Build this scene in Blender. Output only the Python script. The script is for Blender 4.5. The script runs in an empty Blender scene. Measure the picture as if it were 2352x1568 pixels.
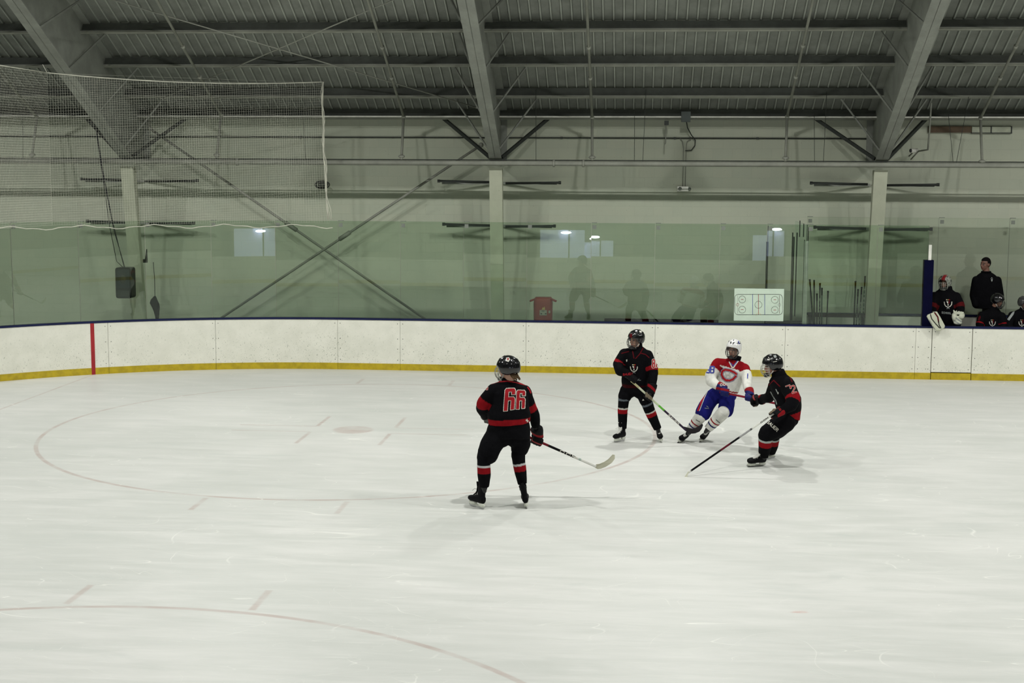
import bpy, bmesh, math, random
from mathutils import Vector as V, Matrix
from mathutils.bvhtree import BVHTree
random.seed(7)
scene = bpy.context.scene
COL = scene.collection

# ------------------------------------------------------------------ camera, world, exposure
W, H, FPX = 2352, 1568, 3204.73
CAM = V((4.23421, -20.61615, 3.91231))
YAW, PITCH, ROLL = 0.087836, 0.12127, 0.0048176
_fw = V((-math.sin(YAW)*math.cos(PITCH), math.cos(YAW)*math.cos(PITCH), -math.sin(PITCH)))
_r0 = V((math.cos(YAW), math.sin(YAW), 0)); _u0 = _r0.cross(_fw)
RT = _r0*math.cos(ROLL) + _u0*math.sin(ROLL); UP = -_r0*math.sin(ROLL) + _u0*math.cos(ROLL); FW = _fw
cd = bpy.data.cameras.new('camera'); cam = bpy.data.objects.new('camera', cd); COL.objects.link(cam)
cd.sensor_width = 36; cd.lens = FPX/W*36; cd.clip_end = 200
m3 = Matrix((RT, UP, -FW)).transposed().to_4x4(); m3.translation = CAM; cam.matrix_world = m3
scene.camera = cam
world = bpy.data.worlds.new('world'); scene.world = world; world.use_nodes = True
world.node_tree.nodes['Background'].inputs[0].default_value = (.5, .6, .55, 1)
world.node_tree.nodes['Background'].inputs[1].default_value = .02
scene.cycles.max_bounces = 6; scene.cycles.diffuse_bounces = 3; scene.cycles.glossy_bounces = 3; scene.cycles.transparent_max_bounces = 16; scene.cycles.caustics_reflective = False; scene.cycles.caustics_refractive = False
scene.cycles.adaptive_threshold = .05
scene.view_settings.view_transform = 'Standard'; scene.view_settings.look = 'None'
scene.view_settings.exposure = 0.0; scene.view_settings.gamma = 1; scene.view_settings.use_curve_mapping = False

LAMP_W = 390.0
LAMPS = [(x, y, z) for x in (-10.1, -2.43, 5.22, 12.87, 20.5) for (y, z) in ((1.6, 7.2), (-6.6, 11.4), (-14.6, 7.2))]
def lamp_light(name, loc, power):
    l = bpy.data.lights.new(name, 'AREA'); l.shape = 'DISK'; l.size = .32; l.energy = power; l.color = (1.0, 1.0, .965); l.spread = math.radians(170)
    o = bpy.data.objects.new(name, l); o.location = loc; COL.objects.link(o); return o

# ------------------------------------------------------------------ small helpers
def ray(px, py): return (FW + RT*((px-W/2)/FPX) - UP*((py-H/2)/FPX))
def at(px, py, Y):
    d = ray(px, py); return CAM + d*((Y-CAM.y)/d.y)
def atz(px, py, z=0.0):
    d = ray(px, py); return CAM + d*((z-CAM.z)/d.z)
def dist(P): return (P-CAM).dot(FW)
def mpp(P): return dist(P)/FPX           # metres per photo pixel at a point

def tag(o, label=None, cat=None, group=None, kind=None):
    if label: o['label'] = label
    if cat: o['category'] = cat
    if group: o['group'] = group
    if kind: o['kind'] = kind
    return o
def empty(name, loc=(0,0,0), rz=0):
    o = bpy.data.objects.new(name, None); o.location = loc; o.rotation_euler = (0,0,rz); o.empty_display_size = .1
    COL.objects.link(o); return o
def link(name, me, mats, parent=None):
    o = bpy.data.objects.new(name, me); COL.objects.link(o)
    for m in (mats if isinstance(mats, (list, tuple)) else [mats]): me.materials.append(m)
    if parent is not None:
        o.parent = parent; o.matrix_parent_inverse = parent_inv(parent)
    return o
def parent_inv(p):
    m = Matrix.Identity(4); q = p; chain = []
    while q is not None: chain.append(q); q = q.parent
    for q in reversed(chain):
        m = m @ q.matrix_parent_inverse @ (Matrix.Translation(q.location) @ q.rotation_euler.to_matrix().to_4x4())
    return m.inverted()

class MB:
    """collects shapes into one mesh"""
    def __init__(s): s.v = []; s.f = []; s.mi = []; s.cur = 0; s.sm = []
    def add(s, vs, fs, smooth=False):
        n = len(s.v); s.v += [tuple(v) for v in vs]; s.f += [tuple(i+n for i in f) for f in fs]
        s.mi += [s.cur]*len(fs); s.sm += [smooth]*len(fs); return s
    def box(s, c, size, R=None):
        c = V(c); h = V(size)/2; R = R or Matrix.Identity(3)
        vs = [c + R @ V((x*h.x, y*h.y, z*h.z)) for x in (-1,1) for y in (-1,1) for z in (-1,1)]
        return s.add(vs, [(0,1,3,2),(4,6,7,5),(0,4,5,1),(2,3,7,6),(0,2,6,4),(1,5,7,3)])
    def span(s, a, b): # box between two corners
        a = V(a); b = V(b); return s.box((a+b)/2, (abs(b.x-a.x), abs(b.y-a.y), abs(b.z-a.z)))
    def beam(s, a, b, w, h, up=(0,0,1)):   # rectangular bar from a to b
        a = V(a); b = V(b); d = (b-a); L = d.length; d.normalize(); sd = d.cross(V(up))
        if sd.length < 1e-5: sd = V((1,0,0))
        sd.normalize(); u = sd.cross(d); R = Matrix((sd, d, u)).transposed()
        return s.box((a+b)/2, (w, L, h), R)
    def tube(s, pts, r, n=8, smooth=True, cap=True):
        pts = [V(p) for p in pts]; rs = r if isinstance(r, (list, tuple)) else [r]*len(pts)
        vs = []; fs = []; prev = None
        for i, p in enumerate(pts):
            t = (pts[min(i+1, len(pts)-1)] - pts[max(i-1, 0)]).normalized()
            if prev is None:
                a = t.cross(V((0,0,1)));
                if a.length < 1e-3: a = t.cross(V((1,0,0)))
            else: a = prev - t*prev.dot(t)
            a.normalize(); prev = a; b = t.cross(a)
            for k in range(n):
                an = 2*math.pi*k/n; vs.append(p + (a*math.cos(an) + b*math.sin(an))*rs[i])
        for i in range(len(pts)-1):
            for k in range(n): fs.append((i*n+k, i*n+(k+1)%n, (i+1)*n+(k+1)%n, (i+1)*n+k))
        if cap: fs.append(tuple(range(n-1, -1, -1))); fs.append(tuple((len(pts)-1)*n+k for k in range(n)))
        return s.add(vs, fs, smooth)
    def loft(s, rings, n=24, smooth=True, p=2.0):
        """rings: (centre, vector a, vector b) closed superellipse sections"""
        vs = []; fs = []
        for c, a, b in rings:
            for k in range(n):
                an = 2*math.pi*k/n; ca, sa = math.cos(an), math.sin(an)
                vs.append(V(c) + V(a)*math.copysign(abs(ca)**(2/p), ca) + V(b)*math.copysign(abs(sa)**(2/p), sa))
        m = len(rings)
        for i in range(m-1):
            for k in range(n): fs.append((i*n+k, i*n+(k+1)%n, (i+1)*n+(k+1)%n, (i+1)*n+k))
        fs.append(tuple(range(n-1, -1, -1))); fs.append(tuple((m-1)*n+k for k in range(n)))
        return s.add(vs, fs, smooth)
    def ell(s, c, ax, nu=16, nv=10, smooth=True):
        """ellipsoid with three axis vectors"""
        c = V(c); A, B, C = [V(a) for a in ax]; vs = [c + C]; fs = []
        for j in range(1, nv):
            th = math.pi*j/nv
            for i in range(nu):
                ph = 2*math.pi*i/nu; vs.append(c + A*math.sin(th)*math.cos(ph) + B*math.sin(th)*math.sin(ph) + C*math.cos(th))
        vs.append(c - C); L = len(vs)-1
        for i in range(nu): fs.append((0, 1+i, 1+(i+1) % nu))
        for j in range(nv-2):
            for i in range(nu):
                a = 1+j*nu; fs.append((a+i, a+nu+i, a+nu+(i+1) % nu, a+(i+1) % nu))
        a = 1+(nv-2)*nu
        for i in range(nu): fs.append((a+i, L, a+(i+1) % nu))
        return s.add(vs, fs, smooth)
    def caps(s, a, b, ra, rb, n=14):
        """tapered capsule"""
        a = V(a); b = V(b); s.tube([a, b], [ra, rb], n)
        for c, r in ((a, ra), (b, rb)): s.ell(c, (V((r,0,0)), V((0,r,0)), V((0,0,r))), 12, 8)
        return s
    def quad(s, a, b, c, d): return s.add([a, b, c, d], [(0,1,2,3)])
    def mesh(s, name, recalc=True):
        me = bpy.data.meshes.new(name); me.from_pydata(s.v, [], s.f); me.update()
        me.polygons.foreach_set('material_index', s.mi); me.polygons.foreach_set('use_smooth', s.sm)
        if recalc:
            bm = bmesh.new(); bm.from_mesh(me); bmesh.ops.recalc_face_normals(bm, faces=bm.faces); bm.to_mesh(me); bm.free()
        return me
    def build(s, name, mats, parent=None, recalc=True): return link(name, s.mesh(name, recalc), mats, parent)

# ------------------------------------------------------------------ materials
class S:
    """socket arithmetic in a node tree"""
    def __init__(s, nt, v): s.nt = nt; s.v = v
    def _m(s, op, *o, clamp=False):
        n = s.nt.nodes.new('ShaderNodeMath'); n.operation = op; n.use_clamp = clamp
        for i, x in enumerate((s,)+o):
            x = x.v if isinstance(x, S) else x
            if isinstance(x, (int, float)): n.inputs[i].default_value = x
            else: s.nt.links.new(x, n.inputs[i])
        return S(s.nt, n.outputs[0])
    def __add__(s, o): return s._m('ADD', o)
    def __sub__(s, o): return s._m('SUBTRACT', o)
    def __mul__(s, o): return s._m('MULTIPLY', o)
    def __truediv__(s, o): return s._m('DIVIDE', o)
    def abs(s): return s._m('ABSOLUTE')
    def sqrt(s): return s._m('SQRT')
    def max(s, o): return s._m('MAXIMUM', o)
    def min(s, o): return s._m('MINIMUM', o)
    def gt(s, o): return s._m('GREATER_THAN', o)
    def lt(s, o): return s._m('LESS_THAN', o)
    def ramp(s, a, b, c=0.0, d=1.0):
        n = s.nt.nodes.new('ShaderNodeMapRange'); n.interpolation_type = 'SMOOTHSTEP' if a < b else 'LINEAR'
        s.nt.links.new(s.v, n.inputs[0])
        for i, x in enumerate((a, b, c, d)): n.inputs[i+1].default_value = x
        return S(s.nt, n.outputs[0])
def nmat(name):
    m = bpy.data.materials.new(name); m.use_nodes = True; nt = m.node_tree; return m, nt, nt.nodes['Principled BSDF']
def pos(nt, kind='Object'):
    n = nt.nodes.new('ShaderNodeTexCoord'); return n.outputs[kind]
def xyz(nt, vec):
    n = nt.nodes.new('ShaderNodeSeparateXYZ'); nt.links.new(vec, n.inputs[0]); return [S(nt, n.outputs[i]) for i in range(3)]
def mapping(nt, vec, scale=(1,1,1), loc=(0,0,0), rot=(0,0,0)):
    n = nt.nodes.new('ShaderNodeMapping'); nt.links.new(vec, n.inputs[0])
    n.inputs['Scale'].default_value = scale; n.inputs['Location'].default_value = loc; n.inputs['Rotation'].default_value = rot
    return n.outputs[0]
def noise(nt, vec, scale, detail=3, rough=.5, dist_=0.0):
    n = nt.nodes.new('ShaderNodeTexNoise'); nt.links.new(vec, n.inputs['Vector'])
    n.inputs['Scale'].default_value = scale; n.inputs['Detail'].default_value = detail; n.inputs['Roughness'].default_value = rough
    n.inputs['Distortion'].default_value = dist_; return S(nt, n.outputs['Fac'])
def mix(nt, fac, a, b):
    n = nt.nodes.new('ShaderNodeMix'); n.data_type = 'RGBA'
    f = fac.v if isinstance(fac, S) else fac
    if isinstance(f, (int, float)): n.inputs[0].default_value = f
    else: nt.links.new(f, n.inputs[0])
    for i, x in ((6, a), (7, b)):
        if isinstance(x, tuple): n.inputs[i].default_value = (*x[:3], 1)
        else: nt.links.new(x, n.inputs[i])
    return n.outputs[2]
def bump(nt, p, h, strength=.3, distance=.01):
    n = nt.nodes.new('ShaderNodeBump'); n.inputs['Strength'].default_value = strength; n.inputs['Distance'].default_value = distance
    nt.links.new(h.v, n.inputs['Height']); nt.links.new(n.outputs[0], p.inputs['Normal'])
def flat(name, c, rough=.6, metal=0.0, var=.12, nscale=6.0, bmp=0.0, spec=.5):
    """paint with slight wear so nothing is a single dead colour"""
    m, nt, p = nmat(name); v = pos(nt)
    n = noise(nt, v, nscale, 4, .6)
    d = tuple(x*(1-var) for x in c); l = tuple(min(1, x*(1+var)) for x in c)
    nt.links.new(mix(nt, n.ramp(.3, .7), d, l), p.inputs['Base Color'])
    p.inputs['Roughness'].default_value = rough; p.inputs['Metallic'].default_value = metal; p.inputs['Specular IOR Level'].default_value = spec
    if bmp: bump(nt, p, noise(nt, v, nscale*6, 3), bmp, .004)
    return m
def emit(name, c, s):
    m, nt, p = nmat(name); p.inputs['Base Color'].default_value = (*c, 1); p.inputs['Emission Color'].default_value = (*c, 1); p.inputs['Emission Strength'].default_value = s
    return m
# ------------------------------------------------------------------ setting materials
YB = 6.40; HB = 1.018; RC = 8.534; CX = -1.6; CY = YB-RC; YN = -19.73; YW = 8.75
def ice_material():
    m, nt, p = nmat('ice'); v = pos(nt); x, y, z = xyz(nt, v)
    wob = noise(nt, v, 1.1, 2)*.05
    def soft(d, w): return d.ramp(w*.45, w*1.0, 1.0, 0.0)  # 1 inside
    def ring(cx, cy, r, w=.03):
        dx = x-cx; dy = y-cy; d = ((dx*dx+dy*dy).sqrt()-r).abs(); return soft(d+wob*.1, w*1.5)
    def rect(cx, cy, hx, hy):
        d = ((x-cx).abs()-hx).max((y-cy).abs()-hy); return (d+.03).ramp(0.0, .035, 1.0, 0.0)
    masks = None
    def orr(a):
        nonlocal masks; masks = a if masks is None else masks.max(a)
    for cy in (0.0, -13.33):
        orr(ring(0, cy, 4.572)*.95)
        dx = x-0.0; dy = y-cy; orr((dx*dx+dy*dy).sqrt().ramp(.27, .34, .9, 0.0))
        for sx in (-1, 1):
            for sy in (-1, 1):
                orr(rect(sx*1.22, cy+sy*.23, .61, .03)); orr(rect(sx*.61, cy+sy*.69, .04, .46))
            for sy in (-1, 1): orr(rect(sx*.86, cy+sy*4.88, .045, .31)*.9)
    orr(rect(-6.1, -6.65, .035, 12.0)*.9)
    brk = noise(nt, v, 1.3, 4, .65).ramp(.3, .62)*noise(nt, mapping(nt, v, (1, 7, 1)), 1.0, 3).ramp(.25, .6, .45, 1)
    # skate-worn streaks and snow
    n1 = noise(nt, mapping(nt, v, (.6, 2.6, 1), rot=(0,0,.06)), 1.2, 8, .62, .6)
    n2 = noise(nt, mapping(nt, v, (.5, 5.5, 1), rot=(0,0,-.1)), 1.6, 8, .65, .9)
    n3 = noise(nt, v, .33, 3, .5)
    base = mix(nt, (n1*.45+n2*.2+n3*.4).ramp(.38, .72), (.575, .59, .555), (.705, .705, .675))
    n4 = noise(nt, mapping(nt, v, (.55, 1.7, 1), (7,3,0), (0,0,.2)), .9, 6, .6, 1.5); base = mix(nt, n4.ramp(.56, .74)*.32, base, (.50, .535, .505))
    n5 = noise(nt, mapping(nt, v, (.5, 9, 1), (2,9,0), (0,0,.13)), 2.4, 6, .7, .5); base = mix(nt, n5.ramp(.54, .72)*.30, base, (.80, .80, .77))
    def scratch(scale, rot, seed, th, sx=.35, dis=1.2):
        q = mapping(nt, v, (sx, 1, 1), (seed, seed*.7, 0), (0, 0, rot))
        n = noise(nt, q, scale, 2, .4, dis); return (n-.5).abs().ramp(0.0, th, 1.0, 0.0)*noise(nt, v, .7+seed*.01, 3).ramp(.5, .68)
    sc = scratch(1.7, -.12, 51.0, .003, .25, .8).max(scratch(2.3, .22, 63.0, .003, .2, .6)).max(scratch(.8, .15, 3.1, .0035)).max(scratch(1.1, -.35, 11.7, .0035)).max(scratch(.6, .9, 23.0, .003, .7)).max(scratch(.9, 2.2, 37.0, .003, .6, 2.0))
    c = mix(nt, masks*(brk*.75+.25)*.55, base, (.40, .27, .235))
    c = mix(nt, sc*.55, c, (.88, .88, .83))
    rb = (((x-5.75)*(x-5.75)+(y+8.3)*(y+8.3)*4).sqrt()+noise(nt, v, 5, 4)*.3).ramp(.2, .33, 1.0, 0.0)*noise(nt, mapping(nt, v, (3, 9, 1)), 2, 3).ramp(.5, .7)
    c = mix(nt, rb*.45, c, (.55, .2, .15))
    nt.links.new(c, p.inputs['Base Color'])
    nt.links.new((n2*.25+.30).v, p.inputs['Roughness']); p.inputs['Specular IOR Level'].default_value = .42
    bump(nt, p, n1*.6+n2*.5+sc*.4, .25, .01)
    return m
def wall_material():
    m, nt, p = nmat('painted_block'); v = pos(nt)
    b = nt.nodes.new('ShaderNodeTexBrick'); nt.links.new(mapping(nt, v, (1,1,1), rot=(math.pi/2,0,0)), b.inputs['Vector'])
    b.inputs['Scale'].default_value = 1; b.inputs['Brick Width'].default_value = .4; b.inputs['Row Height'].default_value = .2
    b.inputs['Mortar Size'].default_value = .004; b.inputs['Mortar Smooth'].default_value = .5
    b.inputs['Color1'].default_value = (.51,.545,.435,1); b.inputs['Color2'].default_value = (.535,.56,.445,1); b.inputs['Mortar'].default_value = (.485,.515,.41,1)
    n = noise(nt, v, .7, 5, .6); n2 = noise(nt, mapping(nt, v, (2, 1, .2)), 2.2, 4, .6)
    c = mix(nt, (n*.6+n2*.4).ramp(.35, .7, 0, .22), b.outputs[0], (.42, .455, .37))
    sp = noise(nt, v, 55, 1).ramp(.76, .8)
    c = mix(nt, sp*.7, c, (.12,.1,.07))
    nt.links.new(c, p.inputs['Base Color']); p.inputs['Roughness'].default_value = .75
    bump(nt, p, S(nt, b.outputs['Fac'])*-1.0+noise(nt, v, 60, 3)*.3, .35, .006)
    return m
def board_material():
    m, nt, p = nmat('board_plastic'); v = pos(nt); x, y, z = xyz(nt, v)
    fad = z.ramp(.95, .25, .25, 1.0)
    dens = noise(nt, v, .45, 2).ramp(.35, .6, .35, 1.0)
    s1 = noise(nt, mapping(nt, v, (1,1,1.0)), 52, 2, .5).ramp(.64, .69)
    s2 = noise(nt, mapping(nt, v, (1.6,1.6,.9), (4,4,4), (0,.5,0)), 24, 2, .5).ramp(.675, .71)
    n = noise(nt, v, 3, 4, .6)
    base = mix(nt, n.ramp(.3, .7), (.76, .76, .665), (.84, .835, .74))
    c = mix(nt, (s1*.55).max(s2*.7)*fad*dens, base, (.16, .19, .13))
    nt.links.new(c, p.inputs['Base Color']); p.inputs['Roughness'].default_value = .38
    return m
def steel_material(name, c, var=.2):
    m, nt, p = nmat(name); v = pos(nt); n = noise(nt, v, 2.3, 6, .65); n2 = noise(nt, v, 26, 3)
    base = mix(nt, n.ramp(.3, .72), tuple(k*(1-var) for k in c), tuple(k*(1+var*.5) for k in c))
    base = mix(nt, n2.ramp(.7, .78)*.4, base, (.10, .06, .04))
    nt.links.new(base, p.inputs['Base Color']); p.inputs['Roughness'].default_value = .62; return m
def glass_material(nm='rink_glass', tint=(.85, .915, .85, 1)):
    m = bpy.data.materials.new(nm); m.use_nodes = True; nt = m.node_tree; nt.nodes.clear()
    o = nt.nodes.new('ShaderNodeOutputMaterial'); mx = nt.nodes.new('ShaderNodeMixShader'); t = nt.nodes.new('ShaderNodeBsdfTransparent')
    g = nt.nodes.new('ShaderNodeBsdfGlossy'); f = nt.nodes.new('ShaderNodeFresnel'); f.inputs[0].default_value = 1.5
    t.inputs[0].default_value = tint; g.inputs['Roughness'].default_value = .0; g.inputs[0].default_value = (.86, .92, .88, 1)
    nt.links.new(f.outputs[0], mx.inputs[0]); nt.links.new(t.outputs[0], mx.inputs[1]); nt.links.new(g.outputs[0], mx.inputs[2]); nt.links.new(mx.outputs[0], o.inputs[0])
    return m
def glass_edge_material():
    m, nt, p = nmat('glass_edge'); p.inputs['Base Color'].default_value = (.05, .10, .07, 1); p.inputs['Roughness'].default_value = .2; return m
M = {}
M['ice'] = ice_material(); M['wall'] = wall_material(); M['board'] = board_material()
M['yellow'] = flat('yellow_kick_plastic', (.47, .35, .008), .5, var=.14, nscale=9)
M['blue_cap'] = flat('navy_cap', (.006, .010, .055), .55, spec=.2); M['blue_pad'] = flat('navy_pad', (.0015, .002, .020), .8, spec=.08)
M['red_line'] = flat('red_goal_stripe', (.36, .012, .018), .45)
M['steel'] = steel_material('painted_steel', (.27, .285, .25)); M['col'] = steel_material('cream_painted_column', (.48, .50, .385), .1)
M['deck'] = steel_material('galvanised_deck', (.225, .24, .21), .2); M['deck_rib_lit'] = steel_material('rib_painted_light', (.36, .385, .335), .15); M['brace'] = steel_material('brace_steel', (.17, .18, .155), .2); M['purlin'] = steel_material('purlin_steel', (.10, .108, .095), .25)  # rib bottoms coloured lighter than the deck to imitate light they catch
M['dark'] = flat('dark_steel', (.03, .035, .03), .6); M['pipe'] = steel_material('sprinkler_pipe_paint', (.27, .28, .235)); M['glass'] = glass_material(); M['glass2'] = glass_material('bench_glass', (.975, .992, .97, 1)); M['edge'] = glass_edge_material()
M['clip'] = flat('metal_clip', (.19, .21, .18), .5, .2); M['white'] = flat('white_plastic', (.75, .75, .68), .4); M['cream'] = flat('cream_post', (.62, .72, .58), .5)
M['cable'] = flat('black_cable', (.008, .01, .012), .6); M['net'] = flat('white_netting', (.62, .62, .52), .8); M['brown'] = flat('brown_board', (.10, .065, .035), .7)
M['maroon'] = flat('maroon_bench_wood', (.022, .006, .007), .6, spec=.2); M['redplastic'] = flat('red_plastic', (.30, .022, .010), .5); M['floor'] = flat('grey_concrete', (.22, .23, .2), .8)
M['black'] = flat('black_plastic', (.012, .013, .014), .4); M['dim'] = flat('stand_wall_paint', (.10, .115, .10), .8)

# ------------------------------------------------------------------ setting: ice, walls, ceiling
b = MB(); b.quad((-16,-24,0),(30,-24,0),(30,YB,0),(-16,YB,0)); fl = tag(b.build('floor', M['ice'], recalc=False), kind='structure')
b = MB(); b.quad((-16,YB,.0),(30,YB,0),(30,YW,0),(-16,YW,0)); tag(b.build('floor.001', M['floor'], recalc=False), kind='structure')
ZT = 5.10; SL = .5; YR = -6.65; ZR = ZT + SL*(YW-YR)
b = MB(); b.span((-16,YW,-.1),(30,YW+.25,ZT)); tag(b.build('wall_far', M['wall']), kind='structure')
b = MB(); b.span((-16.2,-22.6,-.1),(-16,YW+.2,12.9)); tag(b.build('wall_left', M['dim']), kind='structure')
b = MB(); b.span((30,-22.6,-.1),(30.2,YW+.2,12.9)); tag(b.build('wall_right', M['dim']), kind='structure')
YNW = 2*YR-YW
b = MB(); b.span((-16,YNW-.2,-.1),(30,YNW,ZT)); tag(b.build('wall_near', M['dim']), kind='structure')
# ribbed metal deck, ribs running up the slope
b = MB(); x = -16.0; P = .1905
prof = [(0, 0), (.125, 0), (.140, -.034), (.166, -.034), (.181, 0)]
xs = []
while x < 30: xs += [(x+dx, dz) for dx, dz in prof]; x += P
for side in (1, -1):
    vs = []; yw = YW+.3 if side == 1 else YNW-.3; zo = ZT - SL*.3; base = len(b.v)
    for (x, dz) in xs: vs += [(x, yw, zo+dz), (x, YR, ZR+dz)]
    b.cur = 0; b.add(vs, [])
    for i in range(len(xs)-1): b.f.append((base+2*i, base+2*i+1, base+2*i+3, base+2*i+2)); b.mi.append(1 if i % 5 == 2 else 0); b.sm.append(False)  # rib bottoms take the lighter colour that stands for light
tag(b.build('ceiling', [M['deck'], M['deck_rib_lit']], recalc=False), kind='structure')

# ------------------------------------------------------------------ boards
def arc_pt(s, off=0.0):
    """point on the inner face of the boards, s metres left of where the corner starts (s<0 is the straight part)"""
    if s <= 0: return V((CX-s, YB+off, 0)), V((0,1,0))
    a = min(s/RC, math.pi/2); n = V((-math.sin(a), math.cos(a), 0))
    p = V((CX, CY, 0)) + n*(RC+off)
    if s/RC > math.pi/2: p = p + V((0, -(s-RC*math.pi/2), 0))
    return p, n
def strip(b, s0, s1, o0, o1, z0, z1, step=.35):
    n = max(1, int(abs(s1-s0)/step)) if max(s0, s1) > 0 else 1
    for i in range(n):
        a = s0+(s1-s0)*i/n; c = s0+(s1-s0)*(i+1)/n
        p0, q0 = arc_pt(a, o0)[0], arc_pt(a, o1)[0]; p1, q1 = arc_pt(c, o0)[0], arc_pt(c, o1)[0]
        vs = [(*q.xy, z) for z in (z0, z1) for q in (p0, p1, q1, q0)]
        fs = [(0,3,2,1),(4,5,6,7),(0,1,5,4),(2,3,7,6)]
        if i == 0: fs.append((0,4,7,3))
        if i == n-1: fs.append((1,2,6,5))
        b.add(vs, fs)
    return b
ORD = ['first','second','third','fourth','fifth','sixth','seventh','eighth','ninth','tenth','eleventh','twelfth','thirteenth','fourteenth','fifteenth','sixteenth','seventeenth','eighteenth']
seams = [9.64, 7.23, 4.45, 2.41, 0.01, -1.24, -3.73, -6.24, -8.73, -11.19, -11.49, -12.25, -14.7, -17.1]
notes = ['white curved dasher board panel at the left photo edge, left of the red stripe', 'white curved dasher board panel carrying the vertical red goal stripe',
 'white curved dasher board panel right of the one with the red goal stripe', 'white dasher board panel under the crossing of the wall braces',
 'narrow white dasher board panel below the lower right foot of the crossed braces', 'white dasher board panel directly left of and behind the head of player 66',
 'white dasher board panel below the red bin, between the players numbered 66 and 81', 'white dasher board panel below the rink diagram, behind the player in the white jersey',
 'white dasher board panel behind the player numbered 72, below the leaning sticks', 'very narrow white dasher board panel just left of the bench gate, below the navy post',
 'white gate in the dasher boards with dark gaps round it, below the goalie', 'white dasher board panel right of the gate, below the seated bench players', 'white dasher board panel beyond the right edge of the photo']
for i in range(len(seams)-1):
    s0, s1 = seams[i]-.0025, seams[i+1]+.0025
    gate = (i == 10)
    if gate: s0 -= .008; s1 += .008
    mid, _ = arc_pt((s0+s1)/2)
    r = empty('dasher_board' if not gate else 'bench_gate', (mid.x, mid.y, 0)); tag(r, notes[i], 'gate' if gate else 'board panel')
    z0 = .145 if gate else .128
    pb = strip(MB(), s0, s1, 0, .05, z0, HB-.028); pb.cur = 1
    for s in (s0-.05, s1+.05):
        for z in (.2, .42, .62, .92):
            p, n = arc_pt(s, -.001); pb.ell((p.x, p.y, z), (V((.008,0,0)), V((0,.004,0)), V((0,0,.008))), 6, 4)
    pb.build('panel', [M['board'], M['dark']], r)
    strip(MB(), s0-.0 if not gate else s0, s1, -.006, .05, .0, .128).build('kick_plate', M['yellow'], r)
    strip(MB(), s0+.004, s1-.004, -.012, .13, HB-.028, HB+.004).build('cap_rail', M['blue_cap'], r)
    strip(MB(), s0+.0015, s1-.0015, .085, .12, .0, HB-.03).build('backing_frame', M['dark'], r)
    if i == 1:
        gs = None
        for k in range(2000):
            s = s1 + (s0-s1)*k/2000
            if arc_pt(s)[0].x <= -6.1: gs = s; break
        g = strip(MB(), gs-.035, gs+.035, -.011, .01, .0, HB-.026, .05).build('goal_stripe', M['red_line'], r); g['label'] = 'vertical red goal stripe'
# near side boards (seen only in the glass)
r = empty('dasher_board', (5, YN, 0)); tag(r, 'near side run of white boards reflected in the rink glass', 'board panel')
MB().span((-12,YN-.05,.13),(26,YN,HB)).build('panel', M['board'], r); MB().span((-12,YN-.05,0),(26,YN+.006,.13)).build('kick_plate', M['yellow'], r)

# ------------------------------------------------------------------ rink glass, one pane at a time
GZ0, GZ1 = HB+.004, 2.93
def pane(s0, s1, off, z0, z1, tilt, label, clips=True, group=None, yoff=0.0, name='rink_glass', straight=None):
    """flat pane between two points of the boards line"""
    if straight: p0, p1 = V((*straight[0], 0)), V((*straight[1], 0)); n = (p1-p0).cross(V((0,0,1))).normalized()*-1
    else: p0, n0 = arc_pt(s0, off); p1, n1 = arc_pt(s1, off); n = ((n0+n1)/2).normalized()
    p0 = p0 + V((0,yoff,0)); p1 = p1+V((0,yoff,0))
    t = .0065; d = (p1-p0).normalized(); p0 = p0+d*.004; p1 = p1-d*.004; tz = (z1-z0)*math.tan(tilt)
    b = MB(); vs = []
    for z, o in ((z0, 0), (z1, tz)):
        for q, k in ((p0, -t), (p1, -t), (p1, t), (p0, t)): vs.append((*(q+n*(k+o)).xy, z))
    b.cur = 0; b.add(vs, [(0,1,5,4), (2,3,7,6)]); b.cur = 1; b.add(vs, [(0,4,7,3),(1,2,6,5),(4,5,6,7),(0,3,2,1)])
    mid = (p0+p1)/2
    r = empty(name, (mid.x, mid.y, z0)); tag(r, label, 'glass pane', group)
    b.build('sheet', [M['glass2' if straight else 'glass'], M['edge']], r)
    if clips:
        q = p0 + n*tz
        for zz in (z1-.02,):
            qd = d*.055; MB().box((q.x+qd.x, q.y+qd.y, zz+.024), (.10, .05, .012)).box((q.x+qd.x, q.y+qd.y-.018, zz-.06), (.075, .004, .075)).build('clip', M['clip'], r)
    return r
R5 = random.Random(5); PANES = []
gl = [9.75-1.22*k for k in range(17)]   # s values; s=0 at CX
s_list = []
s = 10.95
while s > -7.6: s_list.append(s); s -= 1.236
s_list = [s for s in s_list if s > -7.3]
def s_of_x(x): return CX-x
s_list = [11.08, 9.85, 8.61, 7.38, 6.15, 4.93, 3.70, 2.46, 1.23] + [s_of_x(x) for x in (-1.6, -.36, .89, 2.13, 3.38, 4.61, 5.85, 6.74, 7.50, 8.82, 9.78)]
gn = ['at the left edge of the photo, above the curved boards','second from the left edge','left of the black speaker','in front of the black speaker',
 'right of the left painted column','over the lower left end of the crossed braces','with a bright lamp reflection, left of the brace crossing','just left of the brace crossing','just right of the brace crossing',
 'over the right hand end of the crossed braces','first to the left of the centre column brackets','directly left of the centre column','in front of the centre column','right of the red bin','left of the lamp reflection near the photo centre',
 'over the maroon bench rail','holding the rink diagram, right part','between the slim dark post and the bench divider','in front of the leaning sticks','in front of the right column','left of the navy post']
for i in range(len(s_list)-1):
    tilt = math.radians(.42+R5.uniform(-.16, .16))
    PANES.append((s_list[i], s_list[i+1], tilt))
    pane(s_list[i], s_list[i+1], .075, GZ0, GZ1, tilt, 'greenish rink glass pane ' + gn[min(i, len(gn)-1)])
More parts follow.
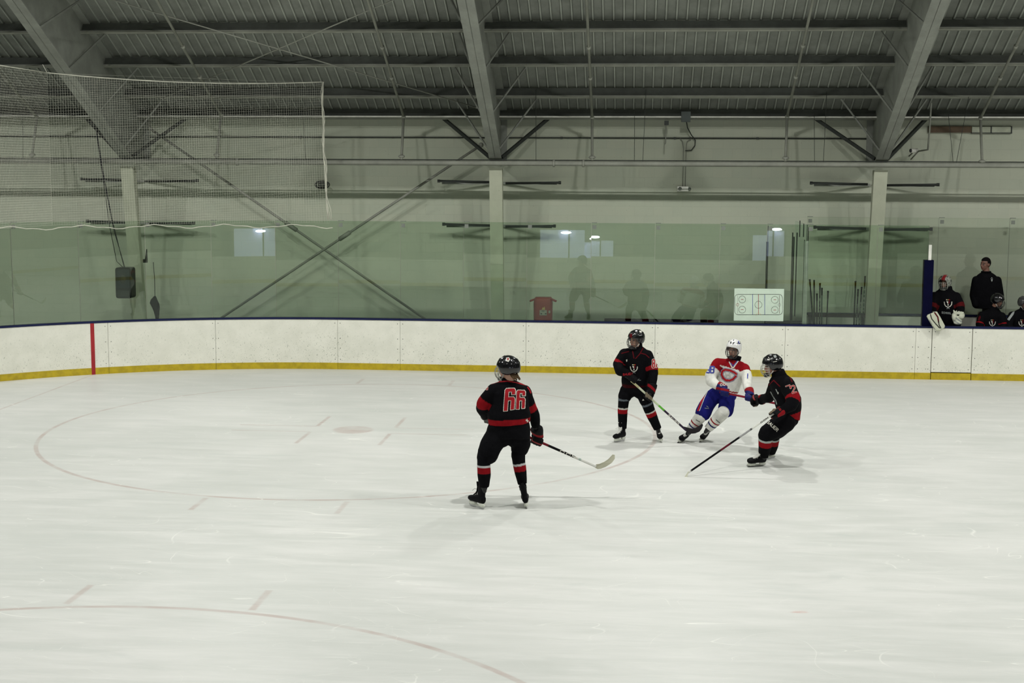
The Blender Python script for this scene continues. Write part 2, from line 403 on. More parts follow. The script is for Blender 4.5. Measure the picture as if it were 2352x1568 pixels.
# bench back: low white wall with navy cap, glass above it
YK = 8.35
MBK = empty('bench_back_wall', (11.5, YK, 0)); tag(MBK, 'low white wall with navy cap running behind the players bench', 'low wall')
MB().span((7.72,YK,.0),(16,YK+.05,1.02)).build('panel', M['board'], MBK); MB().span((7.72,YK-.02,1.02),(16,YK+.08,1.06)).build('cap_rail', M['blue_cap'], MBK)
bx = [7.72, 9.0, 10.35, 11.75, 13.1]
bl = ['behind the leaning sticks', 'behind the navy post', 'behind the coach and goalie', 'behind the bench at the right edge of the photo']
for i in range(4):
    pane(0, 0, 0, 1.06, 3.02, math.radians(.3), 'greenish back glass pane ' + bl[i], True, straight=((bx[i], YK+.03), (bx[i+1], YK+.03)))
# bench end divider: panes edge-on with posts
for k, (x0, lab) in enumerate(((7.50, 'glass pane seen edge on at the end of the players bench'),)):
    pane(0, 0, 0, HB, 2.93, 0, lab, False, straight=((x0, YB+.12), (x0-.02, YK)))
p = empty('divider_post', (7.53, YB+.12, HB)); tag(p, 'pale vertical post at the near end of the bench divider glass', 'post')
MB().span((7.455,YB+.08,HB),(7.535,YB+.14,2.62)).build('shaft', M['cream'], p); MB().span((7.455,YB+.10,HB),(7.462,YB+.16,2.64)).build('gasket', M['dark'], p)
MB().span((7.515,YB+.09,2.62),(7.53,YB+.11,2.88)).build('gasket', M['dark'], p)
p = empty('divider_post', (7.35, 7.3, HB)); tag(p, 'dark slim channel post in the middle of the bench divider glass', 'post')
MB().span((7.335,7.28,0),(7.355,7.34,2.66)).build('shaft', M['dark'], p); MB().span((7.44,7.26,2.66),(7.455,7.3,2.98)).build('gasket', M['dark'], p)
p = empty('divider_post', (7.3, YK-.02, HB)); tag(p, 'slim dark post at the far end of the bench divider glass', 'post')
MB().span((7.42,YK-.04,0),(7.44,YK,2.7)).build('shaft', M['dark'], p)
P = at(1760,660,6.9); p = empty('glass_post', (P.x, 6.9, 0)); tag(p, 'slim dark upright standing behind the rink diagram', 'post')
MB().span((P.x-.02,6.88,0),(P.x+.02,6.92,at(1762,555,6.9).z)).build('shaft', M['dark'], p); MB().span((P.x-.0,6.9,at(1762,555,6.9).z),(P.x+.012,6.91,at(1762,518,6.9).z)).build('gasket', M['dark'], p)
# navy post with white tip at the end of the front glass
P0 = at(2117,748,YB+.08); P1 = at(2138,748,YB+.08); zt = at(2128,597,YB+.08).z; zw = at(2128,562,YB+.08).z
p = empty('padded_post', ((P0.x+P1.x)/2, YB+.1, HB)); tag(p, 'tall navy padded post with a white tip at the left end of the players bench', 'post')
MB().span((P0.x,YB+.04,HB+.004),(P1.x,YB+.2,zt)).build('pad', M['blue_pad'], p); q = MB().span((P0.x+.07,YB+.06,zt),(P0.x+.125,YB+.12,zw)).build('tip', M['white'], p); q['label'] = 'white tip of the post'
# ------------------------------------------------------------------ frames: columns + rafters
def frame(xc, lab, vis=True):
    col = empty('steel_column', (xc, 8.2, 0)); tag(col, 'cream painted steel column ' + lab, 'column')
    w = .26; yt, yb_ = 7.6, 8.22; zt = 3.97
    b = MB(); b.add([(xc+sx*w/2, y, z) for (y, z) in ((yb_, 0), (yt, zt), (yt+.2, zt), (yb_+.1, 0)) for sx in (-1, 1)], [(0,1,3,2),(4,5,7,6),(0,2,4,6),(1,7,5,3),(2,3,5,4),(0,6,7,1)])
    b.build('shaft', M['col'], col)
    MB().box((xc,8.27,.03),(.34,.2,.06)).build('base_plate', M['dark'], col)
    for z in (3.6,):
        sb = MB(); q = at(1130, 415, 7.66)
        for dx in (-.05, .05): sb.ell((xc+dx, 7.6+(3.97-3.62)*.156-.004, 3.62), (V((.016,0,0)),V((0,.006,0)),V((0,0,.016))), 8, 5)
    
    for (z, ln, rz) in ((at(1140,417,YW).z+.0, 1.26, 0), (at(1140,515,YW).z, 1.16, 0)):
        for sx in (-1, 1):
            a = (xc+sx*.14, 8.28, z-.01*sx-.02); e = (xc+sx*ln, 8.33, z-.01*sx)
            MB().beam(a, e, .05, .05).box((xc+sx*ln, 8.33, z-.01*sx), (.05, .06, .065)).build('bracket_arm', M['dark'], col)
            MB().beam((xc+sx*.02, YW-.03, z-.03), (xc+sx*ln*.95, 8.36, z-.03), .02, .05).build('bracket_brace', M['steel'], col)
    # rafter: haunch at the column then up the slope to the ridge
    raf = empty('roof_rafter', (xc, 7.6, 4.1)); tag(raf, 'deep tapered steel roof rafter ' + lab, 'rafter')
    def zd(y): return ZT + SL*(YW-y) - .06    # underside of deck
    y0, z0 = 7.60, 4.13
    def fl_(y): return z0 + (SL+.012)*(y0-y)
    ys = [7.6, 4.0, 0, YR]
    w0 = [.25, .28, .3, .3]
    b = MB(); vs = []
    for y, wd in zip(ys, w0):
        for sx in (-1, 1): vs += [(xc+sx*wd/2, y, fl_(y)), (xc+sx*wd/2, y, fl_(y)+.025)]
    n = len(ys); fs = []
    for i in range(n-1):
        k = 4*i; fs += [(k,k+4,k+6,k+2),(k+1,k+3,k+7,k+5),(k,k+1,k+5,k+4),(k+2,k+6,k+7,k+3)]
    fs += [(0,2,3,1),(4*n-4,4*n-3,4*n-1,4*n-2)]
    b.add(vs, fs); b.build('bottom_flange', M['steel'], raf)
    poly = [(7.6, z0), (YR, fl_(YR)), (YR, zd(YR)), (YW-.05, zd(YW-.05)), (YW-.05, z0)]
    b = MB(); m_ = len(poly)
    b.add([(xc+sx*.007, y, z) for sx in (-1, 1) for y, z in poly], [tuple(range(m_)), tuple(range(2*m_-1, m_-1, -1))]+[(i, (i+1) % m_, m_+(i+1) % m_, m_+i) for i in range(m_)])
    b.build('web', M['steel'], raf)
    b = MB(); b.beam((xc, YW-.05, zd(YW-.05)-.01), (xc, YR, zd(YR)-.01), .3, .02); b.beam((xc, YW-.06, z0), (xc, YW-.06, zd(YW)-.02), .26, .02, up=(0,1,0)); b.build('top_flange', M['steel'], raf)
    # knee stiffeners
    MB().span((xc-.12,7.62,z0-.02),(xc+.12,YW-.06,z0)).build('knee_plate', M['dark'], raf)
    # near half of the frame (out of view, mirrored)
    b = MB(); b.beam((xc, 2*YR-7.6, z0+.02), (xc, YR, fl_(YR)+.02), .3, .03); b.add([(xc, 2*YR-y, z) for y, z in poly], [tuple(range(m_))]); b.build('near_half', M['steel'], raf)
    b = MB()
    # kickers to purlins
    for k, yp in enumerate(PUR[:5]):
        if yp > 8: continue
        zp = zd(yp)-.24
        yf, xo = {7.69: (7.2, .82), 6.61: (5.9, .68), 5.52: (4.52, .46), 4.44: (3.3, .5)}[yp]
        for sx in (-1, 1):
            MB().beam((xc+sx*.12, yf, fl_(yf)+.03), (xc+sx*xo, yp-.1, zp+.02), .03, .03).build('kicker_brace', M['brace'], raf)
    for sx in (-1, 1):
        a = (xc+sx*.12, 7.66, z0+.06); e = (xc+sx*(1.18 if sx < 0 else 1.0), 8.5, at(1176, 272, 8.45).z-.0)
        MB().beam(a, e, .06, .06).build('knee_brace', M['dark'], raf)
PUR = [8.47, 7.69, 6.61, 5.52, 4.44, 3.35, 2.27]
frame(-6.26, 'at the left of the photo, behind the safety net'); frame(1.40, 'at the centre of the photo'); frame(9.03, 'at the right of the photo')
def zdeck(y): return ZT + SL*(YW-y) - .06
pn = ['along the top of the wall, lowest of the row', 'second lowest, just above the wall top', 'third from the wall', 'fourth from the wall, crossing near the top of the photo', 'just above the top edge of the photo','next one up outside the photo','highest one built']
for k, yp in enumerate(PUR):
    z = zdeck(yp); r = empty('roof_purlin', (7, yp, z)); tag(r, 'long grey steel roof purlin ' + pn[k], 'purlin')
    hgt = .235; ca, sa = .8944, .4472   # section square to slope
    def pt(x, u, w_): return (x, yp + u*ca + w_*(-sa)*-1*0 - w_*sa*-0 , z) if False else (x, yp - u*ca - w_*sa, z + u*sa - w_*ca)
    def plate(b, u0, u1, w0, w1):
        vs = [pt(x, u, w_) for x in (-16, 30) for (u, w_) in ((u0, w0), (u1, w0), (u1, w1), (u0, w1))]
        b.add(vs, [(0,1,2,3),(4,7,6,5),(0,4,5,1),(1,5,6,2),(2,6,7,3),(3,7,4,0)])
    b = MB(); plate(b, -.003, .003, .0, hgt); b.build('web', M['purlin'], r)
    b = MB(); plate(b, -.0, .07, hgt-.006, hgt); plate(b, .066, .07, hgt-.03, hgt); b.build('bottom_flange', M['pipe'], r)
    b = MB(); plate(b, -.07, .0, .0, .006); b.build('top_flange', M['purlin'], r)
# ------------------------------------------------------------------ pipes
zm = at(1176, 375, 7.45).z
r = empty('sprinkler_main', (4, 7.45, zm)); tag(r, 'long grey sprinkler main pipe running across the photo at column head height', 'pipe')
MB().tube([(-15,7.45,zm),(29,7.45,zm)], .05, 12).build('pipe_run', M['pipe'], r)
MB().tube([(-15,7.49,zm+.065),(29,7.49,zm+.065)], .012, 6).build('conduit', M['dark'], r)
for px in (545, 1272, 1428*0+1340): 
    P = at(px, 375, 7.45); MB().tube([(P.x-.02,7.45,zm),(P.x+.02,7.45,zm)], .07, 12).build('coupling', M['pipe'], r)
bp = [(85,270,73,362,'at the left edge of the photo'), (508,265,497,363,'left of the net rope'), (927,268,922,366,'left of the centre rafter'), (1360,270,1360,368,'right of the centre rafter'), (1808,268,1804,370,'left of the right rafter'), (2252,272,2256,378,'at the right edge of the photo')]
tops = [(-60,135), (318,0), (832,0), (1340,0), (1858,0), (2352,105)]
for (x0,y0,x1,y1,lab),(tx,ty) in zip(bp, tops):
    B = at(x1, y1, 7.45); Tq = at(x0, y0, 7.84)
    # upper run: same slope as the roof, through the photo point
    T = V((Tq.x, Tq.y, Tq.z)); d = V((0,-1,SL)).normalized()
    r = empty('branch_pipe', tuple(B)); tag(r, 'grey sprinkler branch pipe bending up the roof ' + lab, 'pipe')
    MB().tube([B, T], .026, 8).build('drop_pipe', M['pipe'], r); MB().tube([T, T+d*15.2], .026, 8).build('sloping_pipe', M['pipe'], r)
    MB().ell(T, (V((.045,0,0)),V((0,.045,0)),V((0,0,.045)))).build('elbow', M['pipe'], r); MB().ell(B+(T-B)*.07, (V((.07,0,0)),V((0,.05,0)),V((0,0,.035)))).build('flange_joint', M['pipe'], r)
    for t in (1.5, 2.6): MB().tube([T+d*t, T+d*(t+.07)], .042, 8).build('coupling', M['pipe'], r)
# thin conduit on the wall
zc = at(1500, 317, YW-.04).z
r = empty('wall_conduit', (3, YW-.03, zc)); tag(r, 'thin dark conduit clipped high along the block wall', 'conduit')
MB().tube([(-15,YW-.03,zc),(at(1990,320,YW).x,YW-.03,zc)], .014, 6).build('run', M['dark'], r)
for px in (690,1290,1550,1740): 
    P = at(px, 318, YW-.03); MB().box((P.x, P.y-.005, zc), (.05,.03,.04)).build('clip', M['dark'], r)
r = empty('wall_heater_pipe', (3,8.2,0)); z1 = at(1176,268,8.3).z
tag(r, 'bright thin tube running just under the lowest purlin above the wall', 'tube'); MB().tube([(-15,8.28,z1),(29,8.28,z1)], .018, 8).build('run', M['white'], r)
# crossed rods: roof bay and wall bay
def rod(name, a, c, rad, lab, mat='pipe', turn=False):
    r = empty(name, tuple(a)); tag(r, lab, 'brace rod'); MB().tube([a, c], rad, 8).build('rod', M[mat], r)
    if turn:
        m_ = a.lerp(c, .5); MB().tube([a.lerp(c,.48), a.lerp(c,.52)], rad*1.8, 8).build('turnbuckle', M[mat], r)
    for q in (a, c): MB().ell(q, (V((rad*2,0,0)),V((0,rad*2,0)),V((0,0,rad*2)))).build('end_fitting', M[mat], r)
def roofpt(x, y, dz=.3): return V((x, y, zdeck(y)-dz))
def roof_at(px, py, dz=.34):
    d = ray(px, py); t = (ZT+SL*(YW-CAM.y)-.06-dz-CAM.z)/(d.z+SL*d.y); return CAM+d*t
a_, b_ = roof_at(330, 21), roof_at(1095, 247); rod('roof_brace_rod', a_+(a_-b_)*.35, b_, .012, 'thin roof brace rod falling to the right towards the centre rafter')
a_, b_ = roof_at(880, 10), roof_at(372, 226); rod('roof_brace_rod', a_+(a_-b_)*.6, b_, .012, 'thin roof brace rod falling to the left towards the left rafter')
rod('wall_brace', at(345,296,8.2), at(990,742,8.45), .026, 'slim diagonal wall brace falling from upper left to lower right', 'pipe', True)
rod('wall_brace', at(1105,333,8.25), at(490,742,8.4), .026, 'slim diagonal wall brace falling from the centre column to lower left', 'pipe', True)

# ------------------------------------------------------------------ lamps over the ice
lab_r = {1.6: 'far row', -6.6: 'ridge row', -14.6: 'near row'}
for (x, y, z) in LAMPS:
    r = empty('bay_light', (x, y, z)); tag(r, 'round high bay lamp over the ice, %s, %s' % (lab_r[y], {-10.1:'leftmost',-2.43:'left of the centre rafter',5.22:'right of the centre rafter',12.87:'right of the right rafter',20.5:'rightmost'}[x]), 'lamp', 'high bay lamps')
    MB().loft([((x,y,z+.02), V((.30,0,0)), V((0,.30,0))), ((x,y,z+.22), V((.16,0,0)), V((0,.16,0))), ((x,y,z+.5), V((.10,0,0)), V((0,.10,0)))], 20).build('housing', M['steel'], r)
    MB().tube([(x,y,z+.5),(x,y,min(zdeck(y) if y > YR else zdeck(2*YR-y), ZR)-.05)], .01, 6).build('hanger', M['steel'], r)
    lamp_light('lamp', (x, y, z-.0), LAMP_W*{1.6: .5, -6.6: 1.25, -14.6: .3}[y])
# ------------------------------------------------------------------ lobby windows behind the camera (their reflection shows in the glass)
def mirror_hit(px, py, Y=-21.6):
    """where a line of sight through the pixel lands behind the camera after reflecting in its pane"""
    d = ray(px, py).normalized()
    for s0, s1, t in PANES:
        p0, n0 = arc_pt(s0, .075); p1, n1 = arc_pt(s1, .075); n = (p1-p0).cross(V((0,0,1))).normalized(); n = n if n.y > 0 else -n
        k = (p0-CAM).dot(n)/d.dot(n); q = CAM+d*k; u = (q-p0).dot((p1-p0))/(p1-p0).length_squared
        if 0 <= u <= 1:
            m_ = (n*math.cos(t)-V((0,0,1))*math.sin(t)).normalized(); r = d-m_*2*d.dot(m_); return q+r*((Y-q.y)/r.y)
M['lobby'] = emit('lit_lobby_window', (.62, .66, .95), 1.5); M['tube'] = emit('lobby_lamp', (.85, .85, 1.0), 60)
for (x0, y0, x1, y1), (lx, ly), lab in (((536, 524, 638, 618), (595, 530), 'left'), ((1324, 552, 1408, 640), (1366, 544), 'middle'), ((1730, 530, 1802, 620), (1785, 527), 'right')):
    c = mirror_hit((x0+x1)/2, (y0+y1)/2); t_ = mirror_hit((x0+x1)/2, y0); bt = mirror_hit((x0+x1)/2, y1); w_ = abs(mirror_hit((x0+x1)/2+12, y0).x-mirror_hit((x0+x1)/2-12, y0).x)*(x1-x0)/24; lp = mirror_hit(lx, ly)
    yy = {'left': -21.35, 'middle': -21.6, 'right': -21.85}[lab]; x = c.x; z1, z0 = max(t_.z, bt.z), max(.02, min(t_.z, bt.z))
    r = empty('lobby_window', (x, -21.6, z0)); tag(r, 'lit lobby window behind the camera, reflected in the rink glass, %s one' % lab, 'window')
    MB().span((x-w_/2,yy-.02,z0),(x+w_/2,yy,z1)).build('pane', M['lobby'], r)
    MB().box((x,yy,z1+.03),(w_+.1,.06,.06)).box((x,yy,z0-.03),(w_+.1,.06,.06)).box((x+w_*.15,yy+.02,(z0+z1)/2),(.05,.04,z1-z0)).build('frame', M['dark'], r)
    MB().ell((lp.x,yy+.1,lp.z),(V((.2,0,0)),V((0,.05,0)),V((0,0,.05)))).build('lamp', M['tube'], r)
# ------------------------------------------------------------------ figures
from mathutils import noise as NZ
def cloth_material():
    m, nt, p = nmat('cloth'); a = nt.nodes.new('ShaderNodeAttribute'); a.attribute_name = 'Col'; v = pos(nt)
    n = noise(nt, v, 9, 4, .6)
    hs = nt.nodes.new('ShaderNodeHueSaturation'); nt.links.new(a.outputs['Color'], hs.inputs['Color']); nt.links.new(n.ramp(.25, .75, .82, 1.15).v, hs.inputs['Value'])
    nt.links.new(hs.outputs[0], p.inputs['Base Color']); p.inputs['Roughness'].default_value = .85; p.inputs['Specular IOR Level'].default_value = .06
    bump(nt, p, noise(nt, v, 22, 4, .6)*1.0, .5, .012); return m
def coat_material(name, rough, spec):
    m, nt, p = nmat(name); a = nt.nodes.new('ShaderNodeAttribute'); a.attribute_name = 'Col'; nt.links.new(a.outputs['Color'], p.inputs['Base Color'])
    n = noise(nt, pos(nt), 30, 2); nt.links.new((n*.1+rough-.05).v, p.inputs['Roughness']); p.inputs['Specular IOR Level'].default_value = spec; return m
M['cloth'] = cloth_material(); M['shell'] = coat_material('helmet_shell', .16, .7); M['skin'] = coat_material('skin', .5, .4); M['leather'] = coat_material('glove_leather', .62, .10)
M['eye'] = flat('eye_white', (.10,.09,.08), .5); M['steelblade'] = flat('skate_steel', (.55,.56,.56), .25, .9); M['cage'] = flat('cage_wire', (.05,.05,.05), .35, .5); M['cage_l'] = flat('pale_cage_wire', (.42,.43,.38), .35, .4)
BLK = (.0035,.0035,.0045); RED = (.225,.006,.010); WHT = (.66,.66,.61); NAVY = (.012,.016,.10); BLUE = (.010,.011,.125); SKIN = (.42,.24,.17); DKSKIN = (.30,.15,.10)
def J(px, py, Y, r=0): P = at(px, py, Y); return (P, r*mpp(P))
def voxel(me, size, smooth=2):
    o = bpy.data.objects.new('tmp', me); COL.objects.link(o); md = o.modifiers.new('r', 'REMESH'); md.mode = 'VOXEL'; md.voxel_size = size; md.use_smooth_shade = True
    dg = bpy.context.evaluated_depsgraph_get(); dg.update(); out = bpy.data.meshes.new_from_object(o.evaluated_get(dg)); bpy.data.objects.remove(o)
    bm = bmesh.new(); bm.from_mesh(out)
    for _ in range(smooth): bmesh.ops.smooth_vert(bm, verts=bm.verts, factor=.5, use_axis_x=True, use_axis_y=True, use_axis_z=True)
    for f in bm.faces: f.smooth = True
    bm.to_mesh(out); bm.free(); return out
def color(me, fn):
    ca = me.color_attributes.new('Col', 'FLOAT_COLOR', 'POINT'); d = []
    for v in me.vertices: d += [*fn(v.co), 1.0]
    ca.data.foreach_set('color', d)
def fuse(name, mb, size, mat, parent, fn, smooth=2, crease=0.0, label=None):
    me = voxel(mb.mesh(name, True), size, smooth)
    if crease:
        cs = [v.co.copy() for v in me.vertices]; ns = [v.normal.copy() for v in me.vertices]; out = []
        for c_, n_ in zip(cs, ns): q = c_*7.0; out += list(c_+n_*(NZ.noise(q)*crease + NZ.noise(q*2.3)*crease*.5))
        me.vertices.foreach_set('co', out); me.update()
    color(me, fn if callable(fn) else (lambda p: fn)); me.name = name
    o = link(name, me, mat, parent)
    if label: o['label'] = label
    return o
def painted(name, mb, mat, parent, fn):
    me = mb.mesh(name); color(me, fn if callable(fn) else (lambda p: fn)); return link(name, me, mat, parent)
def seg_t(p, pts):
    """nearest place on a chain of (point, radius): (param, distance/radius)"""
    best = (0, 1e9)
    for i in range(len(pts)-1):
        a, ra = pts[i]; b, rb = pts[i+1]; d = b-a; t = max(0, min(1, (p-a).dot(d)/d.length_squared)); q = (p-(a+d*t)).length/max(.01, ra+(rb-ra)*t)
        if q < best[1]: best = (i+t, q)
    return best
def chain(mb, pts, n=14):
    for (a, ra), (b, rb) in zip(pts, pts[1:]): mb.caps(a, b, ra, rb, n)
def rings(spec):
    out = []; cs = []
    for (xl, yl, xr, yr, Y, b, dy) in spec:
        L = at(xl, yl, Y-dy); Rr = at(xr, yr, Y+dy); cs.append(((L+Rr)/2, (Rr-L)/2, b))
    for i, (c, a, b) in enumerate(cs):
        ax = cs[min(i+1, len(cs)-1)][0]-cs[max(i-1, 0)][0]; bd = a.cross(ax).normalized(); out.append((c, a, bd*b))
    return out
def torso_t(p, rg):
    a = rg[0][0]; b = rg[-1][0]; d = b-a; return (p-a).dot(d)/d.length_squared

def head_shapes(mb, c, F, U, neck, s=1.0, ears=True):
    R = F.cross(U).normalized()
    def e(o, r, f, u): mb.ell(c+(R*o[0]+F*o[1]+U*o[2])*s, (R*r*s, F*f*s, U*u*s), 18, 12)
    e((0,-.012,.025), .075, .095, .098); e((0,.022,-.045), .058, .068, .062); e((0,.058,-.088), .026, .024, .022)
    e((0,.068,.028), .056, .022, .014); e((.036,.052,-.02), .024, .026, .026); e((-.036,.052,-.02), .024, .026, .026)
    mb.tube([c+(F*.083+U*.012)*s, c+(F*.098-U*.012)*s, c+(F*.108-U*.03)*s], [.010*s, .012*s, .015*s], 10); e((0,.095,-.036), .018, .014, .011)
    e((0,.083,-.060), .024, .012, .008); e((0,.080,-.070), .021, .012, .008)
    if ears:
        for k in (-1, 1): e((k*.078,-.012,-.005), .010, .020, .033)
    mb.caps(c+(F*-.02-U*.05)*s, neck, .055*s, .062*s)
    return R
def face_color(c, F, U, R, s, skin, hair):
    def fn(p):
        d = (p-c)/s; r, f, u = d.dot(R), d.dot(F), d.dot(U)
        if hair and (u > .068 or (f < -.02 and u > -.045) or (f < .02 and u > .02 and abs(r) > .05)): return hair
        if abs(u+.065) < .009 and abs(r) < .026 and f > .07: return (skin[0]*.8, skin[1]*.5, skin[2]*.5)
        if abs(u-.034) < .007 and .012 < abs(r) < .055 and f > .05: return (.04,.025,.015)
        return skin
    return fn
def helmet(parent, c, F, U, col, s=1.0, cage='cage', strap=WHT, vents=True, name='helmet', goalie=False, paint=None):
    R = F.cross(U).normalized(); cc = c+(U*.028-F*.006)*s; nu, nv = 48, 16
    rr, rf, ru = (.106*s, .132*s, .122*s) if not goalie else (.118*s, .15*s, .135*s)
    def lim(a):  # a: azimuth from the front, 0..pi
        import bisect
        ks = [(0,82),(.6,84),(1.0,92),(1.25,122),(1.9,128),(2.4,116),(math.pi,118)] if not goalie else [(0,70),(.55,72),(.8,100),(1.05,140),(1.9,150),(2.4,125),(math.pi,125)]
        for (x0, y0), (x1, y1) in zip(ks, ks[1:]):
            if a <= x1+1e-6: return math.radians(y0+(y1-y0)*(a-x0)/(x1-x0))
        return math.radians(ks[-1][1])
    vs = []; fs = []
    for sh in (1.0, .88):
        for j in range(nv+1):
            for i in range(nu):
                az = 2*math.pi*i/nu; aa = az if az <= math.pi else 2*math.pi-az; th = lim(aa)*j/nv
                rid = 1+.035*math.exp(-((aa-.55)/.13)**2)*math.sin(min(th*1.1, math.pi/2)) + .03*math.exp(-((th-1.15)/.10)**2)*(aa > .9) - .018*math.exp(-((th-.55)/.10)**2)
                if th > 1.4: rid *= 1+.04*(th-1.4)
                d = R*rr*math.sin(th)*math.sin(az) + F*rf*math.sin(th)*math.cos(az) + U*ru*math.cos(th)
                vs.append(cc+d*sh*rid)
    N = (nv+1)*nu
    for j in range(nv):
        for i in range(nu):
            k = (i+1) % nu; fs.append((j*nu+i, (j+1)*nu+i, (j+1)*nu+k, j*nu+k)); fs.append((N+j*nu+i, N+j*nu+k, N+(j+1)*nu+k, N+(j+1)*nu+i))
    for i in range(nu): k = (i+1) % nu; fs.append((nv*nu+i, N+nv*nu+i, N+nv*nu+k, nv*nu+k))
    mb = MB(); mb.add(vs, fs, True)
    pf = paint(cc, F, U, R, s) if paint else col
    h = painted(name, mb, M['shell'], parent, pf)
    if vents:
        vb = MB()
        for (az, th, w, l) in ((.25,.9,.010,.022),(-.25,.9,.010,.022),(1.0,.85,.008,.02),(-1.0,.85,.008,.02),(1.5,.9,.008,.018),(-1.5,.9,.008,.018),(2.5,.9,.01,.02),(-2.5,.9,.01,.02),(.0,.45,.007,.018),(math.pi,.5,.008,.02)):
            d = R*rr*math.sin(th)*math.sin(az)+F*rf*math.sin(th)*math.cos(az)+U*ru*math.cos(th); n = d.normalized(); t = (F - n*F.dot(n)).normalized(); q = n.cross(t)
            vb.ell(cc+d*1.003, (t*l*s, q*w*s, n*.004), 10, 6)
        vb.build('vent_holes', M['black'], h)
    # cage
    if cage:
        fc = c+(F*.01-U*.035)*s; cb = MB(); A, B, Cc = (.088*s, .142*s, .108*s)
        if goalie: A, B, Cc = .085*s, .158*s, .115*s
        def cp(az, el): return fc+R*A*math.sin(az)*math.cos(el)*1.12+F*B*math.cos(az)*math.cos(el)+U*Cc*math.sin(el)
        w = .0026*s
        for k in range(-3, 4):
            az = k*.36; cb.tube([cp(az, e) for e in [x*.12 for x in range(-8, 6)]], w, 5, cap=False)
        for el in (-.85,-.55,-.25,.05,.33,.58): cb.tube([cp(a*.12, el) for a in range(-10, 11)], w if abs(el) < .8 else w*2, 5, cap=False)
        for k in (-1, 1): cb.tube([cp(k*1.2, e) for e in [x*.12 for x in range(-7, 6)]], w*1.7, 5, cap=False)
        cb.build('face_cage', M[cage], h)
        cb = MB(); cb.ell(c+(F*.085-U*.108)*s, (R*.042*s, F*.036*s, U*.026*s)); cb.build('chin_cup', M['black'], h)
    if strap:
        sb = MB()
        for k in (-1, 1): sb.tube([c+(R*k*.088-F*.0+U*.0)*s, c+(R*k*.080+F*.015-U*.055)*s, c+(R*k*.05+F*.055-U*.105)*s], .006*s, 6)
        painted('chin_strap', sb, M['leather'], h, strap)
    return h
def skate(parent, heel, toe, ankle, sc=1.0, tongue=WHT, holder=(.62,.64,.56), lace=WHT, boot=BLK):
    x = (toe-heel); x.normalize(); mid = (heel+toe)/2; up = ankle-(mid-x*.085*sc); up = (up-x*up.dot(x)).normalized(); y = up.cross(x)
    def L(a, b_, c): return mid+(x*a+y*b_+up*c)*sc
    mb = MB()
    mb.loft([(L(a,0,z), y*w*sc, up*h*sc) for a, w, z, h in ((-.135,.02,.11,.03),(-.125,.034,.112,.044),(-.08,.04,.118,.055),(0,.043,.112,.047),(.06,.049,.104,.038),(.11,.049,.10,.034),(.142,.036,.098,.026),(.152,.018,.096,.015))], 20, p=2.4)
    mb.loft([(L(a,0,z), x*r*sc, y*w*sc) for a, z, r, w in ((-.075,.09,.055,.036),(-.072,.15,.056,.037),(-.075,.205,.052,.038),(-.082,.255,.058,.045),(-.088,.285,.058,.047))], 20, p=2.3)
    mb.loft([(L(-.135,0,.24), x*.012*sc, y*.03*sc), (L(-.148,0,.30), x*.010*sc, y*.026*sc), (L(-.155,0,.325), x*.006*sc, y*.018*sc)], 12)
    s = fuse('skate', mb, .006, M['leather'], parent, boot, 1)
    tb = MB(); tb.loft([(L(-.035,0,.20), y*.028*sc, x*.010*sc), (L(-.022,0,.26), y*.036*sc, x*.011*sc), (L(-.004,0,.315), y*.036*sc, x*.009*sc)], 16, p=3); painted('tongue', tb, M['leather'], s, tongue)
    ib = MB(); ib.loft([(L(.075,0,.138), y*.012*sc, up*.006*sc), (L(.05,0,.152), y*.022*sc, up*.008*sc), (L(.015,0,.172), y*.026*sc, up*.010*sc), (L(-.012,0,.205), y*.030*sc, x*.010*sc), (L(-.020,0,.25), y*.034*sc, x*.011*sc)], 14, p=3); painted('instep', ib, M['leather'], s, tuple(q*.8 for q in tongue))
    hb = MB(); hb.loft([(L(a,0,.048), y*w*sc, up*h*sc) for a, w, h in ((-.135,.012,.018),(-.12,.028,.022),(-.06,.026,.022),(-.045,.010,.012))], 14, p=4)
    hb.loft([(L(a,0,.048), y*w*sc, up*h*sc) for a, w, h in ((.015,.010,.012),(.03,.030,.022),(.11,.030,.022),(.135,.012,.016))], 14, p=4)
    hb.loft([(L(a,0,z), y*.006*sc, up*.010*sc) for a, z in ((-.145,.042),(-.13,.032),(0,.030),(.13,.033),(.15,.046))], 10, p=4); painted('blade_holder', hb, M['leather'], s, holder)
    bb = MB(); n = 12; vs = []; fs = []
    for i in range(n+1):
        a = -.148+.30*i/n; lift = max(0, abs(a-.003)-.11)**2*9
        for z in (lift, .026+lift*.6):
            for w in (-.0016, .0016): vs.append(L(a, w, z))
    for i in range(n):
        k = 4*i; fs += [(k,k+4,k+5,k+1),(k+2,k+3,k+7,k+6),(k,k+2,k+6,k+4),(k+1,k+5,k+7,k+3)]
    fs += [(0,1,3,2),(4*n,4*n+2,4*n+3,4*n+1)]; bb.add(vs, fs); bb.build('steel_runner', M['steelblade'], s)
    lb = MB()
    for i in range(6):
        a = .055-.020*i; z = .142+.0085*i*i*.22+.006*i; e = 1 if i % 2 else -1
        lb.tube([L(a,-.026*e,z-.006), L(a-.008,0,z+.004), L(a-.012,.026*e,z-.002)], .0036*sc, 5)
    lb.tube([L(-.025,.0,.215), L(.03,.03,.225), L(.045,.05,.20)], .003, 5); lb.tube([L(-.025,.0,.215), L(.04,-.02,.235), L(.055,-.045,.215)], .003, 5)
    painted('laces', lb, M['leather'], s, lace)
    return s
